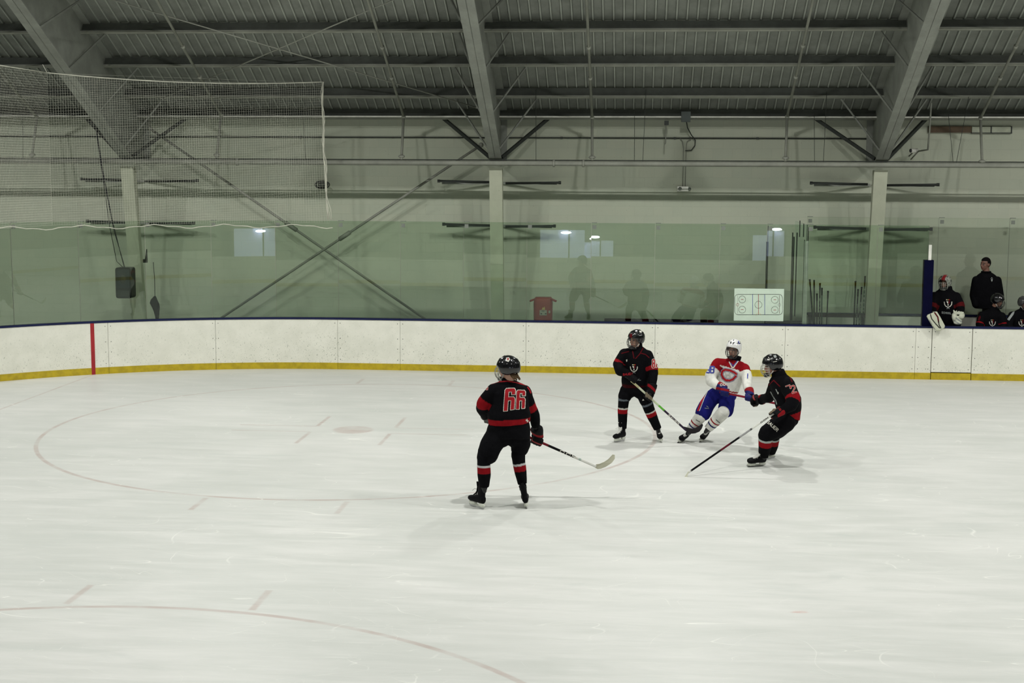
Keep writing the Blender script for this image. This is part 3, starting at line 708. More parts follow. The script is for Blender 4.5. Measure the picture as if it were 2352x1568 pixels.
def glove(parent, P, wrist, s, colf, sc=1.0, thumb=1, curl=1.0, name='glove'):
    """hand closed round a shaft at P with direction s"""
    s = s.normalized(); d = P-wrist; d = (d-s*d.dot(s)); d.normalize(); n = s.cross(d)*thumb; k = sc
    mb = MB()
    mb.loft([(P-d*.060*k+n*.022*k, s*.052*k, n*.026*k), (P-d*.03*k+n*.034*k, s*.058*k, n*.024*k), (P+d*.005*k+n*.038*k, s*.056*k, n*.020*k)], 16, p=3)
    for i in range(4):
        o = P+s*(i-1.5)*.0275*k; R0 = .034*k*(1.0 if i in (1, 2) else .93); fr = .0155*k*(1 if i < 3 else .9)
        pts = [o-d*.02*k+n*R0*1.05]+[o+(d*math.cos(f)+n*math.sin(f))*R0 for f in [math.radians(90-x*28*curl) for x in range(0, 8)]]
        mb.tube(pts, [fr*1.1]*3+[fr]*(len(pts)-5)+[fr*.95, fr*.85], 10)
        mb.ell(pts[-1], (V((fr*.85,0,0)),V((0,fr*.85,0)),V((0,0,fr*.85))), 8, 6); mb.ell(pts[1], (s*fr*1.2, d*fr*1.3, n*fr*1.2), 8, 6)
    o = P-s*.055*k
    tp = [o-d*.05*k+n*.01*k, o-d*.03*k-n*.02*k, P-s*.045*k+d*.0*k-n*.036*k, P-s*.03*k+d*.03*k-n*.03*k]
    mb.tube(tp, [.022*k, .021*k, .018*k, .015*k], 10); mb.ell(tp[-1], (V((.015*k,0,0)),V((0,.015*k,0)),V((0,0,.015*k))), 8, 6)
    w = wrist; ax = (P-d*.05*k-w); L = ax.length; ax.normalize()
    sd = s-ax*s.dot(ax); sd.normalize(); nd = ax.cross(sd)
    cu = P-d*.05*k-ax*.12*k
    mb.loft([(cu, sd*.064*k, nd*.056*k), (cu+ax*.04*k, sd*.062*k, nd*.050*k), (cu+ax*.085*k, sd*.052*k, nd*.040*k), (P-d*.045*k, sd*.050*k, nd*.036*k)], 18)
    def fn(p):
        q = p-P; return colf(q.dot(d)/k, q.dot(n)/k, q.dot(s)/k)
    return fuse(name, mb, .0065, M['leather'], parent, fn, 1)
def black_glove(a, b, c):
    if b < -.034 and a > -.01: return (.16,.13,.09)
    if -.115 < a < -.085: return RED
    if -.03 < a < -.015 and b > .02: return (.30,.05,.05)
    return BLK
def tri_glove(a, b, c):
    if a < -.09: return RED
    if -.05 < a < -.02 and b > .02: return RED
    return NAVY

# ------------------------------------------------------------------ lettering and crests laid onto cloth
def seg_d(x, y, a, b):
    dx, dy = b[0]-a[0], b[1]-a[1]; L = dx*dx+dy*dy; t = 0 if L == 0 else max(0, min(1, ((x-a[0])*dx+(y-a[1])*dy)/L)); return math.hypot(x-a[0]-t*dx, y-a[1]-t*dy)
def stroke_layer(polys, w, mat, off=.003):
    xs = [p[0] for q in polys for p in q]; ys = [p[1] for q in polys for p in q]
    return (lambda x, y: any(seg_d(x, y, a, b) < w/2 for q in polys for a, b in zip(q, q[1:])), (min(xs)-w, min(ys)-w, max(xs)+w, max(ys)+w), mat, off)
def poly_layer(poly, mat, off=.003):
    def ins(x, y):
        r = False; n = len(poly)
        for i in range(n):
            (x0, y0), (x1, y1) = poly[i], poly[(i+1) % n]
            if (y0 > y) != (y1 > y) and x < (x1-x0)*(y-y0)/(y1-y0)+x0: r = not r
        return r
    xs = [p[0] for p in poly]; ys = [p[1] for p in poly]; return (ins, (min(xs), min(ys), max(xs), max(ys)), mat, off)
def bvh_of(objs):
    vs = []; fs = []
    for o in objs:
        n = len(vs); vs += [v.co.copy() for v in o.data.vertices]; fs += [tuple(i+n for i in p.vertices) for p in o.data.polygons]
    return BVHTree.FromPolygons(vs, fs)
def decal(name, parent, objs, layers, mats, step=.45, label=None):
    bv = bvh_of(objs); mb = MB()
    for fn, (x0, y0, x1, y1), mi, off in layers:
        nx, ny = int((x1-x0)/step)+2, int((y1-y0)/step)+2; cache = {}; mb.cur = mi
        def hit(i, j):
            if (i, j) not in cache:
                d = ray(x0+i*step, y0+j*step).normalized(); h = bv.ray_cast(CAM, d)
                cache[(i, j)] = None if h[0] is None else (len(mb.v), mb.v.append(tuple(h[0]-d*off)))[0]
            return cache[(i, j)]
        for i in range(nx):
            for j in range(ny):
                if fn(x0+(i+.5)*step, y0+(j+.5)*step):
                    q = [hit(i, j), hit(i+1, j), hit(i+1, j+1), hit(i, j+1)]
                    if None in q: continue
                    P = [V(mb.v[k]) for k in q]
                    if max((P[a]-P[(a+1) % 4]).length for a in range(4)) > .05: continue
                    mb.f.append(tuple(q)); mb.mi.append(mi); mb.sm.append(True)
    if not mb.f: return None
    o = mb.build(name, mats, parent, recalc=False)
    if label: o['label'] = label
    return o
G = {'6': [[(.95,.80),(.95,.92),(.82,1),(.18,1),(.05,.92),(.05,.08),(.18,0),(.82,0),(.95,.08),(.95,.50),(.82,.58),(.05,.58)]], '8': [[(.18,.54),(.05,.62),(.05,.92),(.18,1),(.82,1),(.95,.92),(.95,.62),(.82,.54),(.18,.54),(.05,.46),(.05,.08),(.18,0),(.82,0),(.95,.08),(.95,.46),(.82,.54)]],
 '9': [[(.05,.20),(.05,.08),(.18,0),(.82,0),(.95,.08),(.95,.92),(.82,1),(.18,1),(.05,.92),(.05,.50),(.18,.42),(.95,.42)]], '1': [[(.3,.85),(.6,1),(.6,0)]], '2': [[(.05,.78),(.05,.9),(.2,1),(.8,1),(.95,.88),(.95,.62),(.05,.1),(.05,0),(.95,0)]], '7': [[(.05,1),(.95,1),(.4,0)]],
 'S': [[(.95,.82),(.8,1),(.2,1),(.05,.82),(.2,.55),(.8,.45),(.95,.2),(.8,0),(.2,0),(.05,.18)]], 'C': [[(.95,.8),(.75,1),(.25,1),(.05,.78),(.05,.22),(.25,0),(.75,0),(.95,.2)]], 'H': [[(.05,0),(.05,1)],[(.95,0),(.95,1)],[(.05,.5),(.95,.5)]],
 'O': [[(.5,1),(.15,.85),(.05,.5),(.15,.15),(.5,0),(.85,.15),(.95,.5),(.85,.85),(.5,1)]], 'L': [[(.05,1),(.05,0),(.9,0)]], 'M': [[(.0,0),(.0,1),(.5,.35),(1,1),(1,0)]], 'B': [[(.05,0),(.05,1),(.75,1),(.9,.78),(.75,.54),(.05,.54)],[(.75,.54),(.95,.28),(.78,0),(.05,0)]],
 'A': [[(0,0),(.5,1),(1,0)],[(.2,.35),(.8,.35)]], 'U': [[(.05,1),(.05,.2),(.25,0),(.75,0),(.95,.2),(.95,1)]], 'E': [[(.95,1),(.05,1),(.05,0),(.95,0)],[(.05,.5),(.8,.5)]], 'R': [[(.05,0),(.05,1),(.75,1),(.95,.78),(.75,.52),(.05,.52)],[(.5,.52),(.95,0)]]}
def text_polys(t, o, u, v, gap=.25):
    """t written from the lower left pixel o, u = full width vector, v = height vector (pixels)"""
    n = len(t); cw = 1/(n+gap*(n-1)); out = []
    for i, ch in enumerate(t):
        b = i*cw*(1+gap)
        for q in G.get(ch, []): out.append([(o[0]+u[0]*(b+x*cw)+v[0]*y, o[1]+u[1]*(b+x*cw)+v[1]*y) for x, y in q])
    return out
M['print_red'] = flat('print_red', (.33,.012,.018), .7, spec=.1); M['print_white'] = flat('print_white', (.60,.585,.52), .7, spec=.1); M['print_blue'] = flat('print_blue', (.02,.03,.26), .6); M['print_gold'] = flat('print_gold', (.6,.42,.12), .6)
M['print_grey'] = flat('print_grey', (.26,.28,.27), .7); M['print_dim'] = flat('print_dark_red', (.085,.006,.009), .8, spec=.05); M['print_black'] = flat('print_black', (.01,.01,.01), .5)
PM = [M['print_red'], M['print_white'], M['print_blue'], M['print_gold'], M['print_grey'], M['print_dim'], M['print_black']]
def number(parent, objs, t, o, u, v, w, ow, m0=0, m1=1, gap=.25, name='number'):
    p = text_polys(t, o, u, v, gap); L = []
    if ow: L.append(stroke_layer(p, w+ow, m1, .003))
    L.append(stroke_layer(p, w, m0, .006)); return decal(name, parent, objs, L, PM)
def crest(parent, objs, cx, cy, s):
    """shield between two curved branches with three marks above, as on the black jerseys"""
    def P(x, y): return (cx+x*s, cy-y*s)
    L = [poly_layer([P(-.30,.42),P(.02,.42),P(.02,-.02),P(-.14,.12)], 1), poly_layer([P(.02,.42),P(.30,.42),P(.28,.1),P(.02,-.02)], 5),
         poly_layer([P(0,.02),P(.12,-.18),P(0,-.34),P(-.12,-.18)], 1),
         stroke_layer([[P(-.62,.30),P(-.58,-.1),P(-.35,-.42),P(0,-.55)],[P(.62,.30),P(.58,-.1),P(.35,-.42),P(0,-.55)]], .13*s, 1), stroke_layer([[P(-.2,-.8),P(.1,-.55)],[P(.2,-.8),P(-.1,-.55)]], .1*s, 4)]
    for k, mi in ((-.24, 1), (0, 3), (.24, 0)): L.append(poly_layer([P(k-.07,.74),P(k+.07,.74),P(k+.07,.58),P(k-.07,.58)], mi))
    return decal('crest', parent, objs, L, PM, label='shield crest in white and red')

def stick(A, B, blade, Yb, colf, label, marks=None, tape=None, r=(.0115, .015), knob=True, bladecol=(.6,.6,.5), bpoly=None):
    """shaft A to B (heel), blade outline in pixels at depth Yb"""
    root = empty('hockey_stick', tuple(A)); tag(root, label, 'hockey stick')
    d = (B-A); L = d.length; d.normalize(); sd = d.cross(FW).normalized(); dp = d.cross(sd); n = 60
    mb = MB(); mb.loft([(A+d*L*i/n, sd*r[1], dp*r[0]) for i in range(n+1)], 12, p=5)
    sh = painted('shaft', mb, M['leather'], root, lambda p: colf((p-A).dot(d)/L))
    if knob: painted('grip_tape', MB().loft([(A-d*.01, sd*.018, dp*.016), (A+d*.012, sd*.018, dp*.016), (A+d*.016, sd*.0158, dp*.0125), (A+d*.14, sd*.0156, dp*.0123)], 12, p=4), M['leather'], root, tape or WHT)
    if blade:
        c = V((0,0,0)); P = [at(x, y, Yb) for x, y in blade]
        for q in P: c += q
        c /= len(P); nrm = (P[0]-c).cross(P[len(P)//3]-c).normalized(); th = .0055; m_ = len(P)
        ext = max((q-c).length for q in P)
        def bend(q, k): return q + nrm*(k*th) + V((0, ((q-c).length/ext)**2*.02, 0))
        vs = [bend(q, -1) for q in P]+[bend(q, 1) for q in P]+[c-nrm*th, c+nrm*th]; fs = []
        for i in range(m_):
            j = (i+1) % m_; fs += [(i, j, m_+j, m_+i), (2*m_, j, i), (2*m_+1, m_+i, m_+j)]
        painted('blade', MB().add(vs, fs), M['leather'], root, bladecol)
    return root, sh

def jersey_is(sp): return sp.get('jersey_name', 'jersey') == 'jersey'
def person(name, label, sp):
    base = sp['base']; root = empty('person', (base.x, base.y, base.z)); tag(root, label, 'person')
    s = sp.get('hs', 1.0); F, U = sp['F'].normalized(), sp['U'].normalized(); F = (F-U*F.dot(U)).normalized()
    hc = sp['head']; tr = rings(sp['torso']); pl = rings(sp['pelvis']); arms = sp['arms']; legs = sp['legs']; thighs = sp['thighs']
    # body: one continuous surface
    mb = MB(); neck = tr[-1][0]-(tr[-1][0]-tr[-2][0]).normalized()*.02
    R = head_shapes(mb, hc, F, U, neck, s, ears=sp.get('ears', False))
    sc = .68
    mb.loft([(c, a*sc, b*sc) for c, a, b in tr], 24); mb.loft([(c, a*sc, b*sc) for c, a, b in pl], 24); mb.caps(tr[0][0], pl[0][0], .09, .09); mb.caps(neck, tr[-3][0], .05, .1)
    for a in arms:
        chain(mb, [(tr[-3][0], .06)]+[(p, r*.6) for p, r in a[:-1]]+[(a[-1][0], .03)])
    hands = sp.get('hands', [])
    for (P, wr, sx) in hands: mb.caps(wr, P-(P-wr).normalized()*.05, .03, .032); mb.ell(P-(P-wr).normalized()*.03, (V((.035,0,0)),V((0,.035,0)),V((0,0,.035))), 10, 8)
    for th, lg, an in zip(thighs, legs, sp['ankles']):
        chain(mb, [(pl[-1][0], .06)]+[(p, r*.62) for p, r in th]); chain(mb, [(th[-1][0], th[-1][1]*.7)]+[(p, r*.66) for p, r in lg]+[(an, .025)])
    fcf = face_color(hc, F, U, R, s, sp.get('skin', SKIN), sp.get('hair'))
    body = fuse('body', mb, sp.get('vox', .009), M['skin'], root, lambda p: fcf(p) if (p-hc).length < .24 else BLK, 1)
    eb = MB()
    for k in (-1, 1): eb.ell(hc+(R*k*.032+F*.079+U*.006)*s, (R*.013*s, F*.012*s, U*.010*s), 10, 8)
    eyes = eb.build('eyes', M['eye'], body)
    # jersey
    mb = MB(); mb.loft(tr, 28)
    for a in arms: chain(mb, a, 16)
    for a in arms: mb.caps(tr[-3][0], a[0][0], tr[-3][2].length*.8, a[0][1]*.98)
    jc = sp['jersey_col']
    def jf(p):
        best = ('t', torso_t(p, tr), .999)
        for i, a in enumerate(arms):
            t, q = seg_t(p, a)
            if q < 1.35 and q < best[2]+.5 and (t > .12):
                # how far from the torso axis?
                if best[0] == 't' or q < best[2]: best = ('a', t, q, i)
        return jc(best[0], best[1], p)
    jersey = fuse(sp.get('jersey_name', 'jersey'), mb, .010, M['cloth'], root, jf, 2, sp.get('crease', .006))
    if sp.get('collar', jersey_is(sp)):
        c_, a_, b_ = tr[-1]; u_ = (tr[-1][0]-tr[-2][0]).normalized(); k_ = a_.length
        cm = MB(); cm.loft([(c_-u_*.05, a_*1.25, b_*1.25), (c_, a_*1.05, b_*1.1), (c_+u_*.05, a_*.95, b_*1.0), (c_+u_*.062, a_*.86, b_*.9), (c_+u_*.01, a_*.8, b_*.8)], 24); painted('collar', cm, M['cloth'], jersey, sp.get('collar_col', BLK))
    # pants
    mb = MB(); mb.loft(pl, 26)
    for t in thighs: chain(mb, t, 18); mb.caps(pl[-1][0].lerp(t[0][0], .6), t[0][0], t[0][1]*.95, t[0][1])
    pants = fuse('pants', mb, .010, M['cloth'], root, sp['pants_col'], 2, .005)
    socks = []
    for lg in legs:
        mb = MB(); mb.loft([(p, V((1,0,0))*r, V((0,1,0))*r*1.05) for p, r in lg] if False else [(p, (lg[min(i+1,len(lg)-1)][0]-lg[max(i-1,0)][0]).cross(V((0,1,0))).normalized()*r, V((0,1,0))*r*1.08) for i, (p, r) in enumerate(lg)], 20)
        chain(mb, lg[:1]*1+[(lg[0][0].lerp(lg[1][0], .3), lg[0][1]*1.02)], 16)
        def sf(p, lg=lg):
            d = lg[-1][0]-lg[0][0]; return sp['sock_col']((p-lg[0][0]).dot(d)/d.length_squared)
        socks.append(fuse('sock', mb, .008, M['cloth'], root, sf, 2, .003))
    for sk in sp.get('skates', []): skate(root, *sk[:3], **sk[3])
    return root, body, jersey, pants, socks, (hc, F, U, R, s)
def band_jersey(kind, t, p):
    if kind == 'a': return RED if .74 < t < 1.04 else BLK
    return RED if t < .125 else BLK
def black_sock(w0, r0, r1):
    return lambda t: (WHT[0]*.75,)*3 if w0 < t < r0 else RED if r0 <= t < r1 else BLK
K = lambda p: BLK
G6 = G['6']
# ---- player 66, seen from behind
GP = atz(1160,1166); Y6 = -4.65
hd = at(1167,848,Y6-.02)
A66 = at(1118,961,-4.34); H66 = at(1369,1071,-4.15)
ax66 = (H66-A66).normalized()
gR = A66+ax66*((at(1234,1012,-4.28)-A66).dot(ax66)); gL = A66+ax66*.05
sp = dict(base=V((2.75,-4.65,0)), head=hd, hs=1.06, F=V((-.92,.38,-.02)), U=V((0,0,1)),
 torso=[(1123,976,1216,968,Y6,.185,.09),(1119,953,1218,949,Y6,.19,.09),(1129,925,1213,925,Y6,.16,.09),(1128,902,1211,902,Y6,.15,.08),(1133,887,1206,888,Y6,.12,.06),(1146,876,1192,877,Y6,.085,.04),(1155,868,1180,870,Y6,.06,.02)],
 arms=[[J(1133,895,-4.72,14.5),J(1110,926,-4.70,16),J(1108,938,-4.62,15),J(1117,958,-4.45,10)],[J(1205,900,-4.55,16),J(1219,936,-4.46,14.5),J(1227,952,-4.42,13),J(1230,974,-4.38,11)]],
 pelvis=[(1126,966,1213,960,Y6,.165,.08),(1119,985,1218,983,Y6,.175,.08),(1116,1000,1218,1003,Y6,.17,.08)],
 thighs=[[J(1140,1004,-4.70,27),J(1127,1024,-4.74,26),J(1121,1042,-4.75,25)],[J(1192,1005,-4.58,26),J(1196,1018,-4.58,23),J(1194,1029,-4.58,21)]],
 legs=[[J(1113,1045,-4.77,17.5),J(1111,1066,-4.78,15.5),J(1112,1090,-4.78,15.5),J(1112,1118,-4.78,11.5)],[J(1190,1042,-4.6,16),J(1192,1062,-4.6,15),J(1196,1085,-4.6,14),J(1200,1111,-4.6,10.5)]],
 ankles=[at(1113,1128,-4.78),at(1201,1118,-4.6)], hands=[(gR,at(1230,976,-4.4),1),(gL,at(1116,955,-4.45),1)],
 jersey_col=lambda k,t,p: (RED if .72 < t < (1.3) else BLK) if k == 'a' and p.x < 2.9 else (RED if .74 < t < 1.35 else BLK) if k == 'a' else (RED if t < .13 else BLK),
 pants_col=K, sock_col=black_sock(.30,.37,.56), skin=SKIN, hair=None,
 skates=[(atz(1121,1173), atz(1069,1157), at(1114,1120,-4.78), dict(sc=.98, tongue=BLK, lace=(.4,.4,.36))), (V((3.02,-4.72,0)), V((2.99,-4.44,0)), at(1200,1112,-4.6), dict(sc=.98, tongue=BLK, lace=(.1,.3,.1)))])
r66, b66, j66, p66, s66, h = person('66', 'skater in black jersey numbered 66 seen from behind, nearest the camera', sp)
hel = helmet(r66, hd, h[1], h[2], BLK, 1.10, 'cage_l', strap=(.3,.3,.28))
decal('helmet_sticker', hel, [hel], [poly_layer([(1162,821),(1169,820),(1172,825),(1168,831),(1163,829)], 1), poly_layer([(1165,822),(1169,822),(1168,826),(1165,826)], 0, .005)], PM)
mb = MB()
for i in range(26):
    a = random.uniform(-.9,.9); q = hd-h[1]*(.09*math.cos(a))*1.1+h[3]*.09*math.sin(a)-h[2]*.045
    mb.tube([q, q-h[1]*.02-h[2]*.03, q-h[1]*(.035+random.uniform(0,.02))-h[2]*(.05+random.uniform(0,.025))], [.012,.010,.003], 6)
painted('hair', mb, M['cloth'], b66, (.10,.065,.035))
def six(o, u, v):
    return [(o[0]+u[0]*x+v[0]*y, o[1]+u[1]*x+v[1]*y) for x, y in [(0,-.03),(0,.92),(.12,1),(.88,1),(1,.92),(1,.72),(.67,.72),(.67,.85),(.35,.85),(.35,.60),(.88,.60),(1,.52),(1,.04),(.67,.02),(.67,.45),(.35,.45),(.35,-.02)]]
Q = [six((1157,942), (23.5,-.5), (3.6,-50)), six((1185.5,938), (19.5,.5), (1.8,-42))]
decal('number', j66, [j66], [stroke_layer([q+[q[0]] for q in Q], 3.0, 1, .003)]+[poly_layer(q, 0, .006) for q in Q], PM, step=.4)
G['6'] = G6
decal('yoke_piping', j66, [j66], [stroke_layer([[(1128,881),(1144,876.5),(1165,875),(1185,878),(1208,884)],[(1212,889),(1217,896),(1219,902)]], 2.6, 0)], PM)
decal('hem_star', j66, [j66], [stroke_layer([[(1208,966),(1214,966)],[(1211,962),(1211,969)],[(1208.6,963.6),(1213.4,968.4)]], 1.3, 1, .005)], PM)
number(j66, [j66], '6', (1116.5,895), (3.5,0), (1,-6), 1.2, .8)
glove(r66, gR, at(1229,972,-4.4), ax66, black_glove, 1.22, -1); glove(r66, gL, at(1115,954,-4.48), ax66, lambda a,b,c: (.10,.10,.09) if b < 0 else BLK, 1.12, 1)
def c66(t): 
    return (.16,.012,.02) if t < .56 else BLK if t < .80 else WHT if not (.84 < t < .86) else (.3,.4,.35)
st, sh = stick(A66, H66, [(1369,1066.5),(1374.6,1066),(1387,1060.6),(1396.7,1054.6),(1406.9,1044),(1412,1045),(1412,1053.8),(1405,1063),(1391.6,1071.6),(1379.7,1076.3),(1372.9,1077.2),(1366,1074)], -4.15, c66, 'hockey stick with dark red and black shaft and pale blade held low by skater 66', bladecol=(.50,.49,.38))
decal('lettering', sh, [sh], [stroke_layer(text_polys('CCM', (1285.5,1037.5), (38,16.6), (1.9,-4.4), .35), 1.5, 1, .002)], PM)

# ---- player 81
Y8 = -.42; hd = at(1461,780,Y8-.03)
A8 = at(1451,875,-.66); H8 = at(1576,988,-.62); ax8 = (H8-A8).normalized(); gT = A8+ax8*.03+V((0,.0,.045)); gB = A8+ax8*((at(1490,910,-.65)-A8).dot(ax8))
sp = dict(base=V((4.4,-.4,0)), head=hd, hs=.98, F=V((-.74,-.66,-.08)), U=V((.02,-.05,1)),
 torso=[(1429,889,1488,887,Y8,.15,0),(1427,870,1490,868,Y8,.15,0),(1430,845,1490,845,Y8,.145,0),(1431,822,1491,822,Y8,.14,0),(1433,810,1493,812,Y8,.12,0),(1443,800,1484,801,Y8,.08,0),(1453,794,1475,795,Y8,.055,0)],
 arms=[[J(1434,812,-.43,12.5),J(1419,836,-.50,11.5),J(1425,852,-.58,12),J(1440,857,-.62,9)],[J(1487,816,-.42,13.5),J(1499,846,-.47,12.5),J(1500,858,-.50,12),J(1498,882,-.58,10)]],
 pelvis=[(1431,880,1488,880,Y8,.135,0),(1427,892,1490,892,Y8,.14,0),(1427,900,1490,900,Y8,.13,0)],
 thighs=[[J(1441,896,-.42,16.5),J(1435,910,-.45,15.5)],[J(1476,900,-.42,16.5),J(1484,921,-.47,15)]],
 legs=[[J(1433,914,-.46,13),J(1432,924,-.47,12.5),J(1430,945,-.45,11.5),J(1430,984,-.42,9.5)],[J(1486,925,-.48,13.5),J(1490,937,-.5,13),J(1499,958,-.46,11.5),J(1511,985,-.43,9)]],
 ankles=[at(1431,992,-.42),at(1513,993,-.42)], hands=[(gT,at(1440,857,-.62),1),(gB,at(1498,882,-.6),1)],
 jersey_col=lambda k,t,p: (RED if (.78 < t < 1.45 and p.x > 4.4) or (.75 < t < .98 and p.x < 4.4) else BLK) if k == 'a' else ((.03,.003,.004) if t < .07 else BLK),
 pants_col=K, sock_col=lambda t: (.10,.115,.13) if 0 < t < .06 else (.5,.48,.44) if .29 < t < .335 else RED if .335 <= t < .48 else BLK, skin=SKIN,
 skates=[(atz(1435,1011), atz(1411,1016.5), at(1431,984,-.42), dict(sc=.9)), (atz(1516,1009), atz(1520,1017), at(1512,986,-.43), dict(sc=.9))])
r81, b81, j81, p81, s81, h = person('81', 'skater in black jersey numbered 81 standing upright near the far boards', sp)
hel = helmet(r81, hd, h[1], h[2], BLK, 1.02, 'cage')
decal('helmet_sticker', hel, [hel], [poly_layer([(1468,759),(1474,760),(1474,764),(1469,763)], 1), stroke_layer([[(1469,770.5),(1474,770)]], 1.2, 4), poly_layer([(1446,767),(1452,765),(1452,775),(1446,776)], 5, .004)], PM)
number(j81, [j81], '81', (1498.5,843.5), (11,-1), (.5,-17.5), 2.6, 2.0, gap=.2)
decal('yoke_piping', j81, [j81], [stroke_layer([[(1428,811),(1444,807)],[(1477,799),(1470,812),(1460,823)],[(1453,806),(1456,822)],[(1473,811),(1483,814),(1491,821)]], 2.2, 5)], PM)
crest(j81, [j81], 1456,846,13); decal('chest_marks', j81, [j81], [poly_layer([(1438,826),(1440.5,825),(1441,829),(1438.6,831)], 1), stroke_layer(text_polys('OOL', (1456,874.5), (16,-1.5), (0,-4), .3), .8, 4)], PM)
g = glove(r81, gT, at(1437,856,-.63), ax8, lambda a,b,c: BLK, 1.0, -1); g2 = glove(r81, gB, at(1499,880,-.58), ax8, black_glove, 1.15, 1)
decal('glove_lettering', g, [g, j81], [stroke_layer(text_polys('BAUER', (1431,862.5), (22,-2.5), (0,-4.6), .2), .9, 0)], PM)
decal('pants_mark', p81, [p81], [poly_layer([(1475,920),(1477,916),(1480,919)], 1)], PM)
def c81(t): return (.5,.52,.38) if t < .42 else (.50,.60,.38) if t < .50 else (.12,.42,.05) if t < .60 else (.03,.02,.04)
st, sh = stick(A8, H8, [(1567,979),(1576.8,985.3),(1585.4,985.8),(1597.8,982.4),(1608.3,976.2),(1613,973.3),(1615,976),(1612,984.3),(1606.4,991),(1596.9,994.9),(1587.3,995.8),(1581.6,994.9),(1576,990)], -.62, c81, 'hockey stick with green and black shaft and black blade held by skater 81', tape=(.55,.52,.3), bladecol=(.02,.018,.02))
decal('lettering', sh, [sh], [stroke_layer(text_polys('BAUER', (1535.0,953.4), (24,21.7), (1.6,-2.6), .3), .9, 1, .002)], PM)

# ---- player in white, number 98
Y9 = -.42; hd = at(1685,802,Y9-.02)
A9 = at(1655,900,-.72); E9 = at(1800,930,-1.12); ax9 = (E9-A9).normalized(); gA = A9+ax9*((at(1666,902,-.75)-A9).dot(ax9)); gC = A9+ax9*((at(1722,913.5,-.9)-A9).dot(ax9))
def jw(k, t, p):
    if k == 'a': return RED if t < .45 else (WHT if t < 9 else NAVY)
    if t > .76: return RED
    if .08 < t < .12: return RED
    if .01 < t < .045: return NAVY
    return WHT
sp = dict(base=V((5.1,-.4,0)), head=hd, hs=.95, F=V((-.42,-.90,-.10)), U=V((.10,-.05,1)),
 torso=[(1634,899,1695,903,Y9,.14,0),(1639,882,1702,887,Y9,.14,0),(1646,862,1708,867,Y9,.14,0),(1650,847,1712,853,Y9,.135,0),(1651,836,1712,843,Y9,.12,0),(1659,827,1708,832,Y9,.085,0),(1672,822,1700,828,Y9,.055,0)],
 arms=[[J(1649,836,-.45,14),J(1632,862,-.52,13),J(1633,874,-.58,13.5),J(1648,886,-.68,9.5)],[J(1709,848,-.42,14),J(1716,868,-.55,12.5),J(1716,878,-.62,12),J(1718,893,-.74,9)]],
 pelvis=[(1633,892,1692,898,Y9,.135,0),(1626,904,1692,911,Y9,.14,0),(1626,911,1690,917,Y9,.13,0)],
 thighs=[[J(1639,909,-.44,17.5),J(1624,930,-.50,18),J(1615,948,-.53,18.5)],[J(1671,914,-.46,17),J(1669,930,-.56,18),J(1667,941,-.6,18.5)]],
 legs=[[J(1613,952,-.54,14),J(1609,957,-.54,14),J(1598,970,-.5,12.5),J(1583,989,-.46,9.5)],[J(1661,947,-.69,15),J(1656,953,-.67,15),J(1643,967,-.6,13),J(1626,985,-.52,9.5)]],
 ankles=[at(1578,996,-.46),at(1620,992,-.5)], hands=[(gA,at(1650,888,-.7),1),(gC,at(1718,893,-.76),1)],
 jersey_col=jw, pants_col=lambda p: BLUE, sock_col=lambda t: RED if .47 < t < .535 else NAVY if .66 < t < .73 else WHT, skin=SKIN, hair=(.03,.02,.015),
 skates=[(atz(1571,1009), atz(1552,1018), at(1581,991,-.46), dict(sc=.9)), (atz(1616,1008), atz(1604,1016.5), at(1623,987,-.5), dict(sc=.9))])
r98, b98, j98, p98, s98, h = person('98', 'skater in white jersey with red shoulders and blue pants leaning into a turn', sp)
hel = helmet(r98, hd, h[1], h[2], (.74,.74,.72), 1.02, 'cage', strap=BLK)
decal('helmet_sticker', hel, [hel], [stroke_layer([[(1695,784),(1699,789)],[(1697,783),(1697,790)]], 1.4, 2)], PM)
def polar(cx, cy, pts): return [(cx+x, cy+y) for x, y in pts]
Cc = [(17,-1.5),(12,-5.5),(3,-9.5),(-8,-11.5),(-15,-8),(-16.5,0),(-13,8),(-7,13),(2,13.5),(9,11),(16,4)]
cp = polar(1674,860,Cc)
decal('crest', j98, [j98], [stroke_layer([cp], 8.0, 2, .003), stroke_layer([cp], 6.2, 1, .005), stroke_layer([cp], 4.8, 0, .007), stroke_layer([polar(1672,860,[(-6,-5),(-4,6)]), polar(1672,860,[(3,-6),(5,6)]), polar(1672,860,[(-5,1),(4,0)])], 2.4, 4, .003), stroke_layer([polar(1672,860,[(-6,-5),(-4,6)]), polar(1672,860,[(3,-6),(5,6)]), polar(1672,860,[(-5,1),(4,0)])], 1.3, 1, .005)], PM, label='large red C crest with blue outline')
number(j98, [j98], '98', (1621.5,855), (18,1), (1.5,-14.5), 3.0, 0, 2, gap=.12)
decal('collar', j98, [j98], [stroke_layer([[(1675,831),(1681,843),(1685,844),(1690,836),(1698,826)]], 2.6, 1), stroke_layer([[(1679,834),(1684,840),(1691,832),(1696,824)]], 1.8, 2, .005), stroke_layer([[(1717.5,858),(1717,868)]], 2.4, 2, .004)], PM)
decal('side_stripe', p98, [p98], [stroke_layer([[(1627,886),(1615,912),(1603,942)]], 3.6, 0), stroke_layer([[(1630,888),(1618,913),(1606.6,943)]], 1.3, 1, .004), stroke_layer([[(1623,932),(1627,935)],[(1619,937),(1628,938)]], 1.2, 4)], PM)
decal('sock_lettering', s98[0], s98[:1], [stroke_layer([[(1599,964),(1607,968.5)]], 1.6, 6)], PM); decal('sock_lettering', s98[1], s98[1:], [stroke_layer([[(1645,964),(1653,971)]], 1.6, 6)], PM)
g = glove(r98, gA, at(1643,884,-.66), ax9, tri_glove, 1.12, -1); glove(r98, gC, at(1718,889,-.72), ax9, tri_glove, 1.05, 1)
